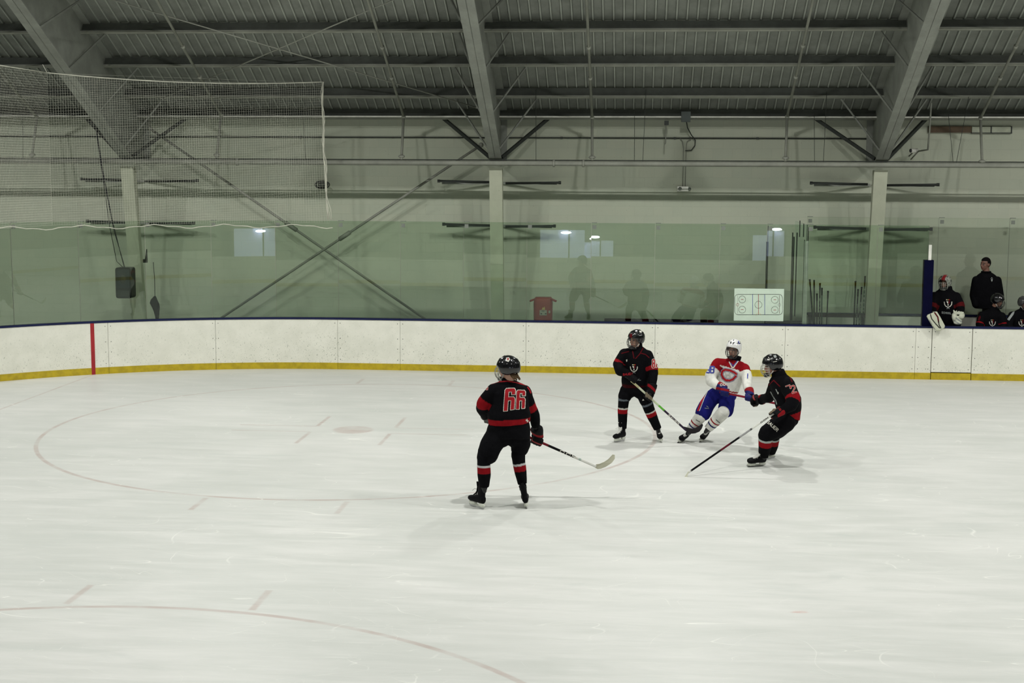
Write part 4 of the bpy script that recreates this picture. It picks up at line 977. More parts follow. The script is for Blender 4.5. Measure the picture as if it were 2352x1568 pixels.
decal('glove_lettering', g, [g], [stroke_layer(text_polys('CC', (1654,886), (12,-1.5), (0,-4.5), .3), 1.4, 1)], PM)
stick(A9, E9, None, 0, lambda t: (.20,.012,.025), 'hockey stick with dark red shaft held crosswise by the skater in white', tape=(.12,.01,.015))

# ---- player 72
Y7 = -1.95; hd = at(1774,840,Y7)
A7 = at(1796,936.5,-2.28); H7 = at(1581,1085,-2.75); ax7 = (H7-A7).normalized(); gN = A7+ax7*((at(1776,950,-2.3)-A7).dot(ax7))
sf = V((0.1,1,.2)); gF = at(1733,921,-1.2)
sp = dict(base=V((6.0,-1.9,0)), head=hd, hs=1.0, F=V((-1,-.12,-.14)), U=V((-.12,-.02,1)),
 torso=[(1784,944,1837,964,Y7,.19,0),(1779,925,1841,936,Y7,.195,0),(1775,905,1840,912,Y7,.2,0),(1769,888,1830,889,Y7,.2,0),(1766,875,1817,868,Y7,.16,0),(1773,864,1804,856,Y7,.08,0)],
 arms=[[J(1808,884,-2.12,18),J(1822,915,-2.24,17),J(1818,930,-2.3,14.5),J(1796,944,-2.33,10)],[J(1778,885,-1.78,13),J(1768,912,-1.55,12),J(1752,917,-1.35,10)]],
 pelvis=[(1786,940,1836,958,Y7,.165,0),(1780,954,1832,972,Y7,.17,0),(1776,964,1824,980,Y7,.165,0)],
 thighs=[[J(1803,968,-2.06,25),J(1783,982,-2.1,24),J(1764,994,-2.12,20.5)],[J(1803,970,-1.82,24),J(1788,990,-1.78,17)]],
 legs=[[J(1760,997,-2.12,18),J(1758,1008,-2.12,16.5),J(1757,1026,-2.08,15),J(1753,1050,-2.02,11)],[J(1780,996,-1.76,13),J(1777,1010,-1.68,13),J(1775,1026,-1.55,12),J(1771,1042,-1.42,9.5)]],
 ankles=[at(1752,1058,-2.0),at(1770,1048,-1.4)], hands=[(gN,at(1795,944,-2.34),1),(gF,at(1752,917,-1.35),1)],
 jersey_col=lambda k,t,p: (RED if .78 < t < 1.35 and p.y < -2 else BLK) if k == 'a' else (RED if t < .065 else BLK),
 pants_col=K, sock_col=lambda t: (.38,.42,.40) if .14 < t < .23 else RED if .23 <= t < .47 else BLK, skin=(.40,.21,.16), hair=BLK,
 skates=[(atz(1757,1069), atz(1715,1072), at(1752,1050,-2.02), dict(sc=.95)), (atz(1780,1051), atz(1756,1056.5), at(1772,1040,-1.42), dict(sc=.9))])
r72, b72, j72, p72, s72, h = person('72', 'skater in black jersey numbered 72 crouching and reaching at the player in white', sp)
hel = helmet(r72, hd, h[1], h[2], BLK, 1.08, 'cage_l')
decal('helmet_sticker', hel, [hel], [poly_layer([(1776,816),(1782,815),(1784,820),(1779,822)], 4), stroke_layer([[(1765,820),(1767,827)],[(1763,824),(1770,824)]], 1.5, 1), stroke_layer([[(1776,831),(1784,829.5)]], 1.2, 1)], PM)
mb = MB()
for i in range(20):
    a = random.uniform(-1,1); q = hd-h[1]*(.10*math.cos(a))+h[3]*.09*math.sin(a)-h[2]*.05; mb.tube([q, q-h[1]*.03-h[2]*.02, q-h[1]*.05-h[2]*.05], [.014,.013,.004], 6)
painted('hair', mb, M['cloth'], b72, (.012,.010,.009))
decal('number', j72, [j72], [stroke_layer([[(1805,887),(1813.5,884),(1815.5,891.5)]], 3.0, 1, .003), stroke_layer([[(1805,887),(1813.5,884),(1815.5,891.5)]], 1.9, 0, .005), stroke_layer(text_polys('2', (1820,902.5), (9.5,-3), (-5,-15)), 3.4, 1, .003), stroke_layer(text_polys('2', (1820,902.5), (9.5,-3), (-5,-15)), 2.2, 0, .005)], PM)
decal('yoke_piping', j72, [j72], [stroke_layer([[(1766,884),(1777,873),(1791,887)]], 2.4, 5), stroke_layer([[(1815,866),(1819,876)]], 3, 5)], PM)
decal('crest', j72, [j72], [stroke_layer([[(1770,900),(1774,908),(1779,916)],[(1782,894),(1787,904)]], 2.2, 4), stroke_layer([[(1781,918),(1784,928)]], 2, 4), poly_layer([(1785,901),(1788,900),(1788.5,904),(1786,905)], 1)], PM)
decal('pants_lettering', p72, [p72], [stroke_layer(text_polys('BAUER', (1760.5,969.5), (24,21.5), (4.2,-5.2), .25), 1.3, 1)], PM)
g = glove(r72, gN, at(1795,944,-2.33), ax7, black_glove, 1.02, 1); g2 = glove(r72, gF, at(1752,917,-1.36), sf, black_glove, 1.28, 1)
decal('sleeve_lettering', j72, [j72], [stroke_layer(text_polys('BAUER', (1785,936), (14,17), (4,-3), .2), 1.0, 0)], PM)
def c72(t): return WHT if t < .33 else BLK if t < .345 else (.3,.3,.3) if t < .46 else (.10,.01,.02) if .56 < t < .66 else BLK if t < .975 else WHT
st, sh = stick(A7, H7, [(1583,1083),(1578.5,1094.5),(1577,1101),(1572.6,1104.3),(1568.4,1103.6),(1569,1100),(1572.6,1094.5),(1580.6,1083)], -2.77, c72, 'hockey stick with black shaft and white taped blade reaching to the ice, held by 72', bladecol=(.60,.60,.48), r=(.010,.0125))
decal('lettering', sh, [sh], [stroke_layer(text_polys('CCM', (1747.8,971.8), (17,-11.8), (-1.6,-2.6), .35), 1.1, 6, .002)], PM)

# ---- bench
M['khaki'] = M['cloth']
def bench_legs(x, Y, z0, col, root):
    pass
def bench_person(label, head, F, U, hs, torso, arms, Y, jc, zfloor, seated=False, pants=BLK, skin=DKSKIN, hair=None, ears=False, jn='jersey', crease=.004):
    c = rings(torso)[0][0]; sc_ = 1
    hipz = zfloor+.86 if not seated else zfloor+.5
    def PX(P):  # world point to (px,py)
        d = P-CAM; z = d.dot(FW); return (W/2+FPX*d.dot(RT)/z, H/2-FPX*d.dot(UP)/z)
    hl, hr = V((c.x-.17, Y, hipz+.1)), V((c.x+.17, Y, hipz+.1)); a, b_ = PX(hl), PX(hr); hl2, hr2 = V((c.x-.17, Y, hipz-.06)), V((c.x+.17, Y, hipz-.06)); a2, b2 = PX(hl2), PX(hr2)
    th = []; lg = []; an = []
    for k in (-1, 1):
        hip = V((c.x+k*.09, Y, hipz-.03)); knee = V((c.x+k*.12, Y-(.36 if seated else .02), zfloor+(.48 if seated else .5))); ank = V((c.x+k*.13, Y-(.34 if seated else 0), zfloor+.09))
        th.append([(hip, .10), (knee, .075)]); lg.append([(knee, .07), (knee.lerp(ank, .4), .068), (ank, .045)]); an.append(ank-V((0,0,.02)))
    tor = [(a[0], a[1], b_[0], b_[1], Y, .13, 0)] + torso if not seated else torso
    sp = dict(base=V((c.x, Y, zfloor)), head=head, hs=hs, F=F, U=U, torso=torso, arms=arms, pelvis=[(a[0]-0, a[1], b_[0], b_[1], Y, .14, 0), (a2[0], a2[1], b2[0], b2[1], Y, .14, 0)], thighs=th, legs=lg, ankles=an, jersey_col=jc, pants_col=lambda p: pants, sock_col=lambda t: pants, skin=skin, hair=hair, ears=ears, jersey_name=jn, crease=crease, vox=.010)
    r = person('x', label, sp)
    for q in an:
        mb = MB(); mb.loft([(q+V((0,.05,-.02)), V((.035,0,0)), V((0,0,.04))), (q+V((0,-.03,-.02)), V((.04,0,0)), V((0,0,.045))), (q+V((0,-.16,-.035)), V((.038,0,0)), V((0,0,.028))), (q+V((0,-.19,-.04)), V((.02,0,0)), V((0,0,.015)))], 14)
        painted('shoe', mb, M['leather'], r[0], BLK)
    return r
# goalie at the gate
Yg = 6.98; hd = at(2170,650,Yg)
rg = bench_person('goalie in black jersey with white blocker and catcher leaning on the bench gate', hd, V((-.55,-.83,-.12)), V((0,-.05,1)), .95,
 [(2138,756,2206,756,Yg,.17,0),(2137,735,2208,735,Yg,.17,0),(2139,705,2207,705,Yg,.17,0),(2141,685,2204,685,Yg,.16,0),(2146,672,2197,672,Yg,.13,0),(2157,664,2187,664,Yg,.08,0)],
 [[J(2146,681,6.95,11.5),J(2142,703,6.85,11),J(2140,712,6.8,10.5),J(2146,726,6.62,8)],[J(2196,682,6.95,11.5),J(2205,702,6.85,11),J(2206,711,6.8,10),J(2203,720,6.62,8)]], Yg,
 lambda k,t,p: (.075,.006,.007) if k == 'a' and .82 < t < 1.6 else BLK, .0)
def gm(cc, F, U, R, s):
    def fn(p):
        d = p-cc; r, f, u = d.dot(R)/s, d.dot(F)/s, d.dot(U)/s
        if abs(r+.015) < .03 and u > .03: return (.25,.015,.02)
        n = NZ.noise(p*26)
        if r > .03 and n > .05: return BLK
        if u < -.06 and abs(r) < .04: return (.25,.015,.02)
        return (.30,.32,.27) if NZ.noise(p*40+V((3,1,2))) < .1 else (.07,.075,.07)
    return fn
helmet(rg[0], hd, rg[5][1], rg[5][2], WHT, 1.02, 'cage_l', strap=None, vents=False, name='goalie_mask', goalie=True, paint=gm)
crest(rg[2], [rg[2]], 2177.6,697.5,14); decal('lettering', rg[2], [rg[2]], [stroke_layer(text_polys('SCHOOL', (2163,719.5), (22,2), (0,-4), .35), .9, 4)], PM)
o = [(2129,727),(2131,723),(2149,715.5),(2153,717),(2160,728),(2171,748),(2170,753),(2160,760),(2152,760),(2147,756),(2138,742)]
def plate(name, parent, outl, Y, th, tilt, colf):
    P = [at(x, y, Y) for x, y in outl]; c = sum(P, V((0,0,0)))/len(P); P = [q+V((0,(q.z-c.z)*tilt,0)) for q in P]; m_ = len(P); vs = []; 
    for k, sc_ in ((0,.93),(.15,1),(.85,1),(1,.93)): vs += [c+(q-c)*sc_+V((0,k*th,0)) for q in P]
    fs = [tuple(range(m_-1,-1,-1)), tuple(3*m_+i for i in range(m_))]+[(r*m_+i, r*m_+(i+1) % m_, (r+1)*m_+(i+1) % m_, (r+1)*m_+i) for r in range(3) for i in range(m_)]
    return painted(name, MB().add(vs, fs), M['leather'], parent, colf)
bk = plate('blocker', rg[0], o, 6.24, .06, -.12, (.56,.58,.46))
decal('blocker_stripes', bk, [bk], [stroke_layer([[(2137,721),(2140,732),(2148,742),(2158,753)]], 2.2, 6), stroke_layer([[(2147,718),(2154,728),(2156,740)]], 3, 5), stroke_layer([[(2156,738),(2157,746),(2161,753)]], 2.2, 6,.004), stroke_layer([[(2135,735),(2141,745)],[(2143,749),(2147,755)]], 1.6, 4)], PM)
mb = MB(); mb.loft([(at(2149,724,6.42), V((.045,0,0)), V((0,.05,.0))), (at(2147,715,6.6), V((.045,0,0)), V((0,.05,0)))], 14); painted('blocker_cuff', mb, M['leather'], rg[0], (.4,.42,.34))
mb = MB()
for (x, y, Y, rx, ry) in ((2199,731,6.62,12,13),(2200,722,6.64,9,10),(2208,724,6.6,8,9),(2192,727,6.6,6,10),(2200,741,6.6,10,5)):
    P = at(x, y, Y); k = mpp(P); mb.ell(P, (RT*rx*k, V((0,.05,0)), UP*ry*k))
mb.tube([at(2193,725,6.6), at(2192,716,6.58), at(2190,711.5,6.58)], [.03,.022,.01], 8)
for i in range(4): mb.tube([at(2197+i*4,722,6.57), at(2198+i*5,714+abs(i-1),6.56)], [.018,.014], 8)
ct = fuse('catcher', mb, .008, M['leather'], rg[0], (.55,.57,.46), 1)
decal('catcher_straps', ct, [ct], [stroke_layer([[(2196,730),(2208,739)]], 2.4, 4), stroke_layer([[(2193,737),(2203,743)]], 2.4, 4)], PM)
# coach
Yc = 7.72; hd = at(2263,607,Yc)
rc = bench_person('dark haired person in black jacket and khaki trousers standing behind the bench', hd, V((-.80,-.58,-.06)), V((0,-.03,1)), 1.08,
 [(2238,708,2295,708,Yc,.13,0),(2232,690,2299,690,Yc,.14,0),(2234,660,2297,660,Yc,.14,0),(2238,642,2293,643,Yc,.13,0),(2245,631,2287,632,Yc,.10,0),(2255,624,2275,624,Yc,.06,0)],
 [[J(2242,643,Yc,9.5),J(2235,678,Yc+.02,8),J(2240,700,Yc-.08,7)],[J(2291,644,Yc,9.5),J(2298,680,Yc+.02,8),J(2294,700,Yc-.08,7)]], Yc, lambda k,t,p: BLK, .22, pants=(.16,.14,.09), skin=(.17,.08,.055), hair=(.006,.005,.005), ears=True, jn='jacket', crease=.003)
decal('chest_logo', rc[2], [rc[2]], [stroke_layer([[(2276,640),(2278,637),(2280,640)]], .9, 4), poly_layer([(2276.5,641),(2280,641),(2279.5,645),(2278,647),(2276.8,645)], 4)], PM)
hc_, F_, U_, R_, s_ = rc[5]; mb = MB(); mb.ell(hc_+(U_*.030-F_*.014)*s_, (R_*.083*s_, F_*.104*s_, U_*.104*s_), 28, 20)
def pull(q):
    d = (V(q)-hc_)/s_; f, u = d.dot(F_), d.dot(U_)
    return V(q) if (u > .066 or (f < -.03 and u > -.05) or (f < .015 and u > .015)) else hc_+(V(q)-hc_)*.72
mb.v = [tuple(pull(q)) for q in mb.v]; painted('hair', mb, M['cloth'], rc[1], (.006,.005,.005))
mb = MB(); t = rings([(2255,624,2275,624,Yc,.065,0)])[0]; mb.tube([t[0]+V((.085*math.cos(a), .08*math.sin(a), .0)) for a in [x*.4-2.4 for x in range(-3, 13)]], .016, 8); painted('collar', mb, M['cloth'], rc[2], BLK)
# two seated players
Ya = 7.08; hd = at(2291,691,Ya-.06)
ra = bench_person('player in black jersey seated on the bench in front of the standing coach', hd, V((.80,-.52,-.30)), V((.15,-.15,1)), .9,
 [(2246,768,2308,768,Ya,.15,0),(2246,745,2308,745,Ya,.15,0),(2250,727,2305,727,Ya,.14,0),(2258,716,2300,716,Ya,.12,0),(2272,708,2294,708,Ya,.07,0)],
 [[J(2256,724,7.05,9.5),J(2250,745,6.95,9),J(2254,762,6.85,8)],[J(2301,726,7.05,9.5),J(2306,747,6.95,9),J(2300,764,6.85,8)]], Ya, lambda k,t,p: RED if k == 'a' and .85 < t < .98 else BLK, .12, seated=True)
helmet(ra[0], hd, ra[5][1], ra[5][2], BLK, 1.02, 'cage')
crest(ra[2], [ra[2]], 2279.5,742,11); decal('shoulder_patch', ra[2], [ra[2]], [poly_layer([(2247,729),(2251,724),(2253,729),(2249,737),(2246,734)], 5)], PM)
hd = at(2352,697,Ya-.04)
rb2 = bench_person('player in black jersey seated on the bench, cut by the right photo edge', hd, V((.45,-.86,-.25)), V((0,-.1,1)), .9,
 [(2318,770,2384,770,Ya,.15,0),(2316,745,2384,745,Ya,.15,0),(2318,728,2382,728,Ya,.14,0),(2326,717,2375,717,Ya,.12,0),(2342,709,2364,709,Ya,.07,0)],
 [[J(2325,724,7.05,9.5),J(2317,744,6.95,9),J(2322,762,6.85,8)],[J(2376,726,7.05,9.5),J(2384,747,6.95,9),J(2378,764,6.85,8)]], Ya, lambda k,t,p: BLK, .12, seated=True)
helmet(rb2[0], hd, rb2[5][1], rb2[5][2], (.05,.05,.05), 1.0, 'cage')
crest(rb2[2], [rb2[2]], 2347,742,11); decal('sleeve_panel', rb2[2], [rb2[2]], [poly_layer([(2313,733),(2325,717),(2331,714),(2328,722),(2318,736)], 4)], PM)
# ------------------------------------------------------------------ things behind the glass and on the walls
def px_box(mb, x0, y0, x1, y1, Y, depth):
    a = at(x0, y0, Y); c = at(x1, y1, Y); return mb.span((a.x, Y, c.z), (c.x, Y+depth, a.z))
# speaker cabinet and its cables
a, c = at(265,614,7.35), at(303,685,7.35)
r = empty('speaker_cabinet', ((a.x+c.x)/2, 7.5, c.z)); tag(r, 'black speaker cabinet hanging beside the left cream column, behind the glass', 'speaker')
mb = MB(); cx_, cz_ = (a.x+c.x)/2, (a.z+c.z)/2; hw, hh = (c.x-a.x)/2, (a.z-c.z)/2
def rrect(hw, hh, r_, n=5):
    o = []
    for sx, sy, a0 in ((1,1,0),(-1,1,90),(-1,-1,180),(1,-1,270)):
        for k in range(n+1): an = math.radians(a0+90*k/n); o.append((sx*(hw-r_)+r_*math.cos(an), sy*(hh-r_)+r_*math.sin(an)))
    return o
def extr(mb, outline, cx, cz, y0, y1, bev=.012):
    m_ = len(outline); vs = []; mx = max(abs(x) for x, z in outline)
    for y, k in ((y0, -bev), (y0+bev, 0), (y1-bev, 0), (y1, -bev)):
        for x, z in outline:
            l = math.hypot(x, z); f = 1+k/l; vs.append((cx+x*f, y, cz+z*f))
    fs = [tuple(range(m_-1,-1,-1)), tuple(3*m_+i for i in range(m_))]+[(q*m_+i, q*m_+(i+1) % m_, (q+1)*m_+(i+1) % m_, (q+1)*m_+i) for q in range(3) for i in range(m_)]
    return mb.add(vs, fs)
extr(mb, rrect(hw, hh, .05), cx_, cz_, 7.32, 7.6).build('cabinet', M['black'], r)
extr(MB(), rrect(hw*.86, hh*.62, .03), cx_, cz_+hh*.28, 7.305, 7.325, .004).build('grille', flat('speaker_cloth', (.018,.026,.028), .8), r)
MB().ell((cx_, 7.31, cz_+hh*.25), (V((.07,0,0)),V((0,.012,0)),V((0,0,.10)))).build('horn', M['dark'], r); extr(MB(), rrect(hw*.8, hh*.2, .02), cx_, cz_-hh*.68, 7.308, 7.325, .003).build('lower_panel', M['dark'], r)
MB().beam((cx_+.0,7.62,cz_),( -6.26,7.86,cz_),.05,.05).build('bracket', M['dark'], r)
r = empty('speaker_cable', tuple(at(222,276,7.3))); tag(r, 'black cables hanging from the rafter down to the speaker cabinet', 'cable')
for k, pts in enumerate(([(217,277),(236,405),(252,520),(268,600),(283,614)],[(219,279),(238,400),(258,505),(279,590),(285,614)],[(218,279),(240,420),(262,530),(283,600),(287,614)])):
    P = [at(x, y, 7.3-.03*(k == 2)) for x, y in pts]; fine = []
    for i in range(len(P)-1):
        for t in (0, .5): fine.append(P[i].lerp(P[i+1], t))
    fine.append(P[-1]); MB().tube(fine, .007, 5).build('strand', M['cable'], r)
MB().tube([at(206,276,7.3), at(215,283,7.3), at(226,277,7.3)], .01, 5).build('loop', M['cable'], r)
# hanging bag and hook right of the left column
r = empty('hanging_bag', tuple(at(356,605,8.1))); tag(r, 'small black bag hanging low beside the left cream column', 'bag')
mb = MB(); k = mpp(at(355,700,8.1)); mb.loft([(at(x, y, 8.1), V((w*k,0,0)), V((0,w*k*.7,0))) for x, y, w in ((356,680,2),(354,688,8),(354,696,11),(358,706,9),(360,716,6.5),(361,726,4.5),(361,733,4))], 16)
fuse('pouch', mb, .012, M['cloth'], r, BLK, 1, .01); MB().tube([at(356,682,8.1), at(355,640,8.15), at(352,602,8.2)], .008, 5).build('strap', M['cable'], r)
r = empty('wall_hook', tuple(at(330,598,8.25))); tag(r, 'dark double hook fixed right of the left cream column', 'hook')
mb = MB(); P = at(328,599,8.25); mb.box(P, (.19,.07,.07)); mb.tube([at(322,592,8.2), at(322,586,8.2)], .018, 6); mb.tube([at(336,596,8.2), at(337,572,8.2)], [.03,.008], 6); mb.build('body', M['dark'], r)
# red bin
a, c = at(1225,690,7.2), at(1268,741,7.2); cx_ = (a.x+c.x)/2; hw = (c.x-a.x)/2; zt = at(1247,684,7.2).z; z0 = .72
bn = empty('storage_bench', (cx_, 7.3, 0)); tag(bn, 'dark bench under the red bin, hidden behind the boards', 'bench')
MB().box((cx_+.1,7.32,.70),(1.3,.42,.04)).build('seat', M['maroon'], bn)
for k in (-.5,.5): MB().box((cx_+.1+k,7.32,.34),(.05,.36,.68)).build('leg', M['dark'], bn)
r = empty('red_bin', (cx_, 7.3, z0)); tag(r, 'red plastic bin with side handles and a white sticker behind the glass', 'bin')
mb = MB(); Yc_ = 7.34
mb.loft([((cx_,Yc_,z0), V((hw*.9,0,0)), V((0,.16,0))), ((cx_,Yc_,z0+.05), V((hw*.96,0,0)), V((0,.17,0))), ((cx_,Yc_,zt-.11), V((hw,0,0)), V((0,.175,0))), ((cx_,Yc_,zt-.03), V((hw*.93,0,0)), V((0,.16,0))), ((cx_,Yc_,zt), V((hw*.86,0,0)), V((0,.15,0)))], 32, p=5).build('drum', M['redplastic'], r)
for s_ in (-1, 1): MB().tube([(cx_+s_*hw*.9,Yc_-.04,zt-.04),(cx_+s_*(hw+.07),Yc_-.04,zt-.075),(cx_+s_*(hw+.07),Yc_+.04,zt-.075),(cx_+s_*hw*.9,Yc_+.04,zt-.04)], .018, 8).build('handle', M['redplastic'], r)
mb = MB(); px_box(mb, 1239.5, 712, 1256, 724, 7.158, .004); mb.build('sticker', flat('sticker_paper', (.42,.40,.33), .6), r)
mb = MB(); P = [at(x, y, 7.156) for x, y in ((1244,711),(1247,705),(1249,707),(1251,703),(1252,711))]; mb.add(P+[p+V((0,.004,0)) for p in P], [(4,3,2,1,0),(5,6,7,8,9)]+[(i,(i+1)%5,5+(i+1)%5,5+i) for i in range(5)]); mb.build('flame_mark', M['print_gold'], r)
mb = MB(); px_box(mb, 1260,713,1264,719,7.158,.004); mb.build('small_sticker', flat('sticker_paper2', (.42,.40,.33), .6), r)
mb = MB()
for x in (1241.5, 1251.5): px_box(mb, x, 719, x+3.6, 721.5, 7.155, .004)
px_box(mb, 1244,713.5,1250,715,7.155,.004); mb.build('sticker_print', M['black'], r)
# long maroon bench
a, c = at(1388,731,7.0), at(1650,731,7.0); zb = at(1500,732.5,7.0).z
r = empty('long_bench', ((a.x+c.x)/2, 7.05, 0)); tag(r, 'long dark maroon bench whose back rail just shows above the boards', 'bench')
MB().span((a.x,7.0,zb-.10),(c.x,7.04,zb)).build('back_rail', M['maroon'], r); MB().span((a.x,7.04,.42),(c.x,7.40,.46)).build('seat', M['maroon'], r)
for k in (.05,.5,.95):
    x = a.x+(c.x-a.x)*k; MB().span((x-.03,7.04,0),(x+.03,7.09,zb-.02)).span((x-.03,7.33,0),(x+.03,7.38,.42)).build('leg', M['dark'], r)
P0, P1 = at(1756,738,7.3), at(1840,738,7.3); r = empty('door_threshold', ((P0.x+P1.x)/2, 7.3, 0)); tag(r, 'dark low rail behind the boards below the rink diagram', 'rail'); MB().span((P0.x,7.3,P0.z-.15),(P1.x,7.36,P0.z+.02)).build('rail', M['dark'], r)
for k in (.1,.9): MB().span((P0.x+(P1.x-P0.x)*k-.03,7.3,0),(P0.x+(P1.x-P0.x)*k+.03,7.36,P0.z-.15)).build('leg', M['dark'], r)
# rink diagram board
a, c = at(1687,662,6.44), at(1799,737,6.44)
r = empty('rink_diagram', ((a.x+c.x)/2, 6.44, c.z)); tag(r, 'white board printed with a hockey rink diagram, fixed to the glass', 'whiteboard')
mb = MB(); px_box(mb, 1687,662,1799,737.5,6.44,.016); bd = mb.build('board', flat('whiteboard', (.58,.70,.58), .5, var=.04), r)
def circ(cx, cy, r_, n=20): return [(cx+r_*math.cos(2*math.pi*i/n), cy+r_*math.sin(2*math.pi*i/n)) for i in range(n+1)]
rr = [(1742.4+x, 699.2+y) for x, y in rrect(54.8, 23.4, 8)]; rr.append(rr[0])
L = [stroke_layer([rr], .75, 6), stroke_layer([[(1728.4,676),(1728.4,722)],[(1756.5,676),(1756.5,722)]], .9, 2), stroke_layer([[(1742.2,676),(1742.2,722)]], 1.0, 0), stroke_layer([[(1694,678),(1694,720)],[(1790.5,678),(1790.5,720)]], .45, 5),
     stroke_layer([circ(1742,699.6,8.2), circ(1704.8,687.4,8), circ(1704.8,710.8,8), circ(1779.7,688.3,8), circ(1779.7,711.5,8)], .55, 6), stroke_layer([[(1702,y),(1707.5,y)] for y in (687.4,710.8)]+[[(1777,y),(1782.5,y)] for y in (688.3,711.5)], .9, 0), stroke_layer([circ(1742,724,5.5)[10:21]], .5, 3), stroke_layer([circ(1694,699.6,3)], .5, 0), stroke_layer([circ(1790.5,700,3)], .5, 4)]
pr = decal('rink_print', bd, [bd], L, PM, step=.3)
# sticks leaning at the bench end, and the rack bar
r = empty('stick_rack', (8.2, 7.9, 0)); a, c = at(1856,722,7.9), at(1988,722,7.9); tag(r, 'dark maroon rack rail holding the leaning hockey sticks', 'rack')
MB().span((a.x,7.9,a.z-.05),(c.x,7.96,a.z+.02)).build('rail', M['maroon'], r)
for x in (a.x+.05, c.x-.05): MB().span((x-.03,7.9,0),(x+.03,7.96,a.z-.05)).build('leg', M['dark'], r)
SK = [((1860,642),(1868,752),'leftmost of the left bunch, touching the pale post',0),((1862,668),(1873,756),'with a pale green band, second in the left bunch',1),((1870,644),(1870,756),'tall black one, third in the left bunch',0),((1876.5,675),(1876,756),'short one in the middle of the left bunch',0),((1883.5,651),(1882,756),'with white lettering in the left bunch',2),((1888,662),(1887,756),'thin grey one, sixth in the left bunch',3),((1902,669),(1898,756),'standing alone between the two bunches',0),
      ((1965,646),(1961,756),'leftmost of the right bunch',0),((1971,665),(1966,756),'second in the right bunch, with pale lettering',2),((1979,660),(1973,756),'third in the right bunch',2),((1987,635),(1981,756),'rightmost and tallest, with a black taped end',4)]
for (x0, y0), (x1, y1), lab, k in SK:
    A, B = at(x0, y0, 7.86), at(x1, y1, 7.72)
    def cf(t, k=k): return {0:(.006,.006,.007), 1:((.35,.42,.22) if .0 < t < .45 else BLK), 2:((.30,.32,.28) if (.2 < t < .55 and int(t*60) % 2) else (.01,.012,.012)), 3:(.10,.13,.11), 4:((.006,.006,.006) if t < .14 or t > .5 else (.08,.13,.09) if int(t*50) % 3 else (.4,.4,.36))}[k]
    d = (B-A).normalized(); st, sh = stick(A, A+d*1.42, None, 0, cf, 'hockey stick leaning on the rack, '+lab, tape=BLK if k != 1 else (.4,.45,.25), r=(.009,.012))
    st['group'] = 'sticks leaning at the bench end'
    e_ = A+d*1.42; painted('blade', MB().beam(e_, e_+V((.03,.22,-.02)), .012, .06), M['leather'], st, BLK)
# players bench seat behind the boards
r = empty('players_bench', (12, 7.35, 0)); tag(r, 'plain bench seat behind the boards under the seated players', 'bench'); MB().span((10.75,7.12,.42),(16,7.42,.46)).build('seat', M['maroon'], r)
for x in (10.9, 12.6, 14.3): MB().span((x,7.25,.12),(x+.06,7.35,.42)).build('leg', M['dark'], r)
r = empty('bench_platform', (12, 7.5, 0)); tag(r, 'raised rubber floor behind the seated players, under the standing coach', 'platform'); MB().span((10.7,7.45,0),(16,8.3,.22)).build('deck', M['floor'], r); MB().span((10.7,6.7,0),(16,7.45,.12)).build('lower_step', M['floor'], r)
# wall fittings
a = at(1556,428,8.6); r = empty('emergency_light', (a.x, 8.65, a.z)); tag(r, 'white emergency light box high on the wall right of centre', 'light box')
mb = MB(); px_box(mb, 1556,428,1581,439.5,8.6,.12); mb.build('case', M['white'], r)
mb = MB(); P = at(1562,433,8.58); mb.ell(P, (V((.035,0,0)),V((0,.03,0)),V((0,0,.035)))); P = at(1584,434,8.6); mb.ell(P, (V((.03,0,0)),V((0,.03,0)),V((0,0,.04)))); mb.build('lamp_head', M['clip'], r)
r = empty('conduit_pair', tuple(at(1573,318,8.68))); tag(r, 'pair of thin conduits dropping to the emergency light', 'conduit')
for pts in ([(1562,318),(1568,325),(1570,340),(1568,428)],[(1588,318),(1578,325),(1576,340),(1574,428)]): MB().tube([at(x, y, 8.7) for x, y in pts], .009, 6).build('pipe', M['pipe'], r)
r = empty('junction_box', tuple(at(1575,268,8.2))); tag(r, 'grey junction box on the lowest purlin right of centre', 'box')
mb = MB(); px_box(mb, 1565,256,1586,280,8.18,.1); mb.build('case', flat('box_grey', (.06,.075,.07), .6), r)
r = empty('loop_cable', tuple(at(1577,281,8.5))); tag(r, 'dark cable looping down the wall from the junction box', 'cable')
MB().tube([at(x, y, Y_) for x, y, Y_ in ((1577,280,8.3),(1579,293,8.45),(1588,310,8.6),(1597,322,8.68),(1596,334,8.7),(1588,345,8.7),(1574,346,8.7))], .012, 6).build('run', M['dark'], r)
r = empty('roof_hook', tuple(at(1530,283,8.3))); tag(r, 'small hanging rod with a hook left of the junction box', 'hook'); MB().tube([at(1530,283,8.3), at(1529,328,8.3), at(1527,331,8.3)], .012, 6).build('rod', M['pipe'], r); mb = MB(); px_box(mb, 1526,277,1536,287,8.28,.08); mb.build('mount', M['dark'], r)
r = empty('wall_lamp', tuple(at(740,424,8.5))); tag(r, 'round caged wall lamp behind the right edge of the net', 'lamp')
c0 = at(740,424,8.5); mb = MB()
for k in (.2,.16,.1): mb.tube([c0+V((k*.78*math.cos(t), (.2-k)*-.3, k*.40*math.sin(t))) for t in [x*math.pi/10 for x in range(21)]], .012, 5)
mb.build('wire_guard', M['dark'], r); MB().ell(c0+V((0,.05,0)), (V((.08,0,0)),V((0,.05,0)),V((0,0,.05)))).build('bulb_housing', M['clip'], r); MB().span((c0.x-.05,8.52,c0.z-.04),(c0.x+.05,YW,c0.z+.04)).build('mount', M['pipe'], r)
r = empty('camera_pipe', tuple(at(2138,236,7.9))); tag(r, 'thin bent pipe hanging from a purlin right of the right rafter', 'pipe')
MB().tube([at(2139,236,7.75), at(2135,300,7.9), at(2131,344,8.05), at(2110,347,8.3)], .018, 8).build('run', M['pipe'], r); MB().tube([at(2110,347,8.3), at(2092,366,8.6)], .014, 6).build('arm', M['pipe'], r)
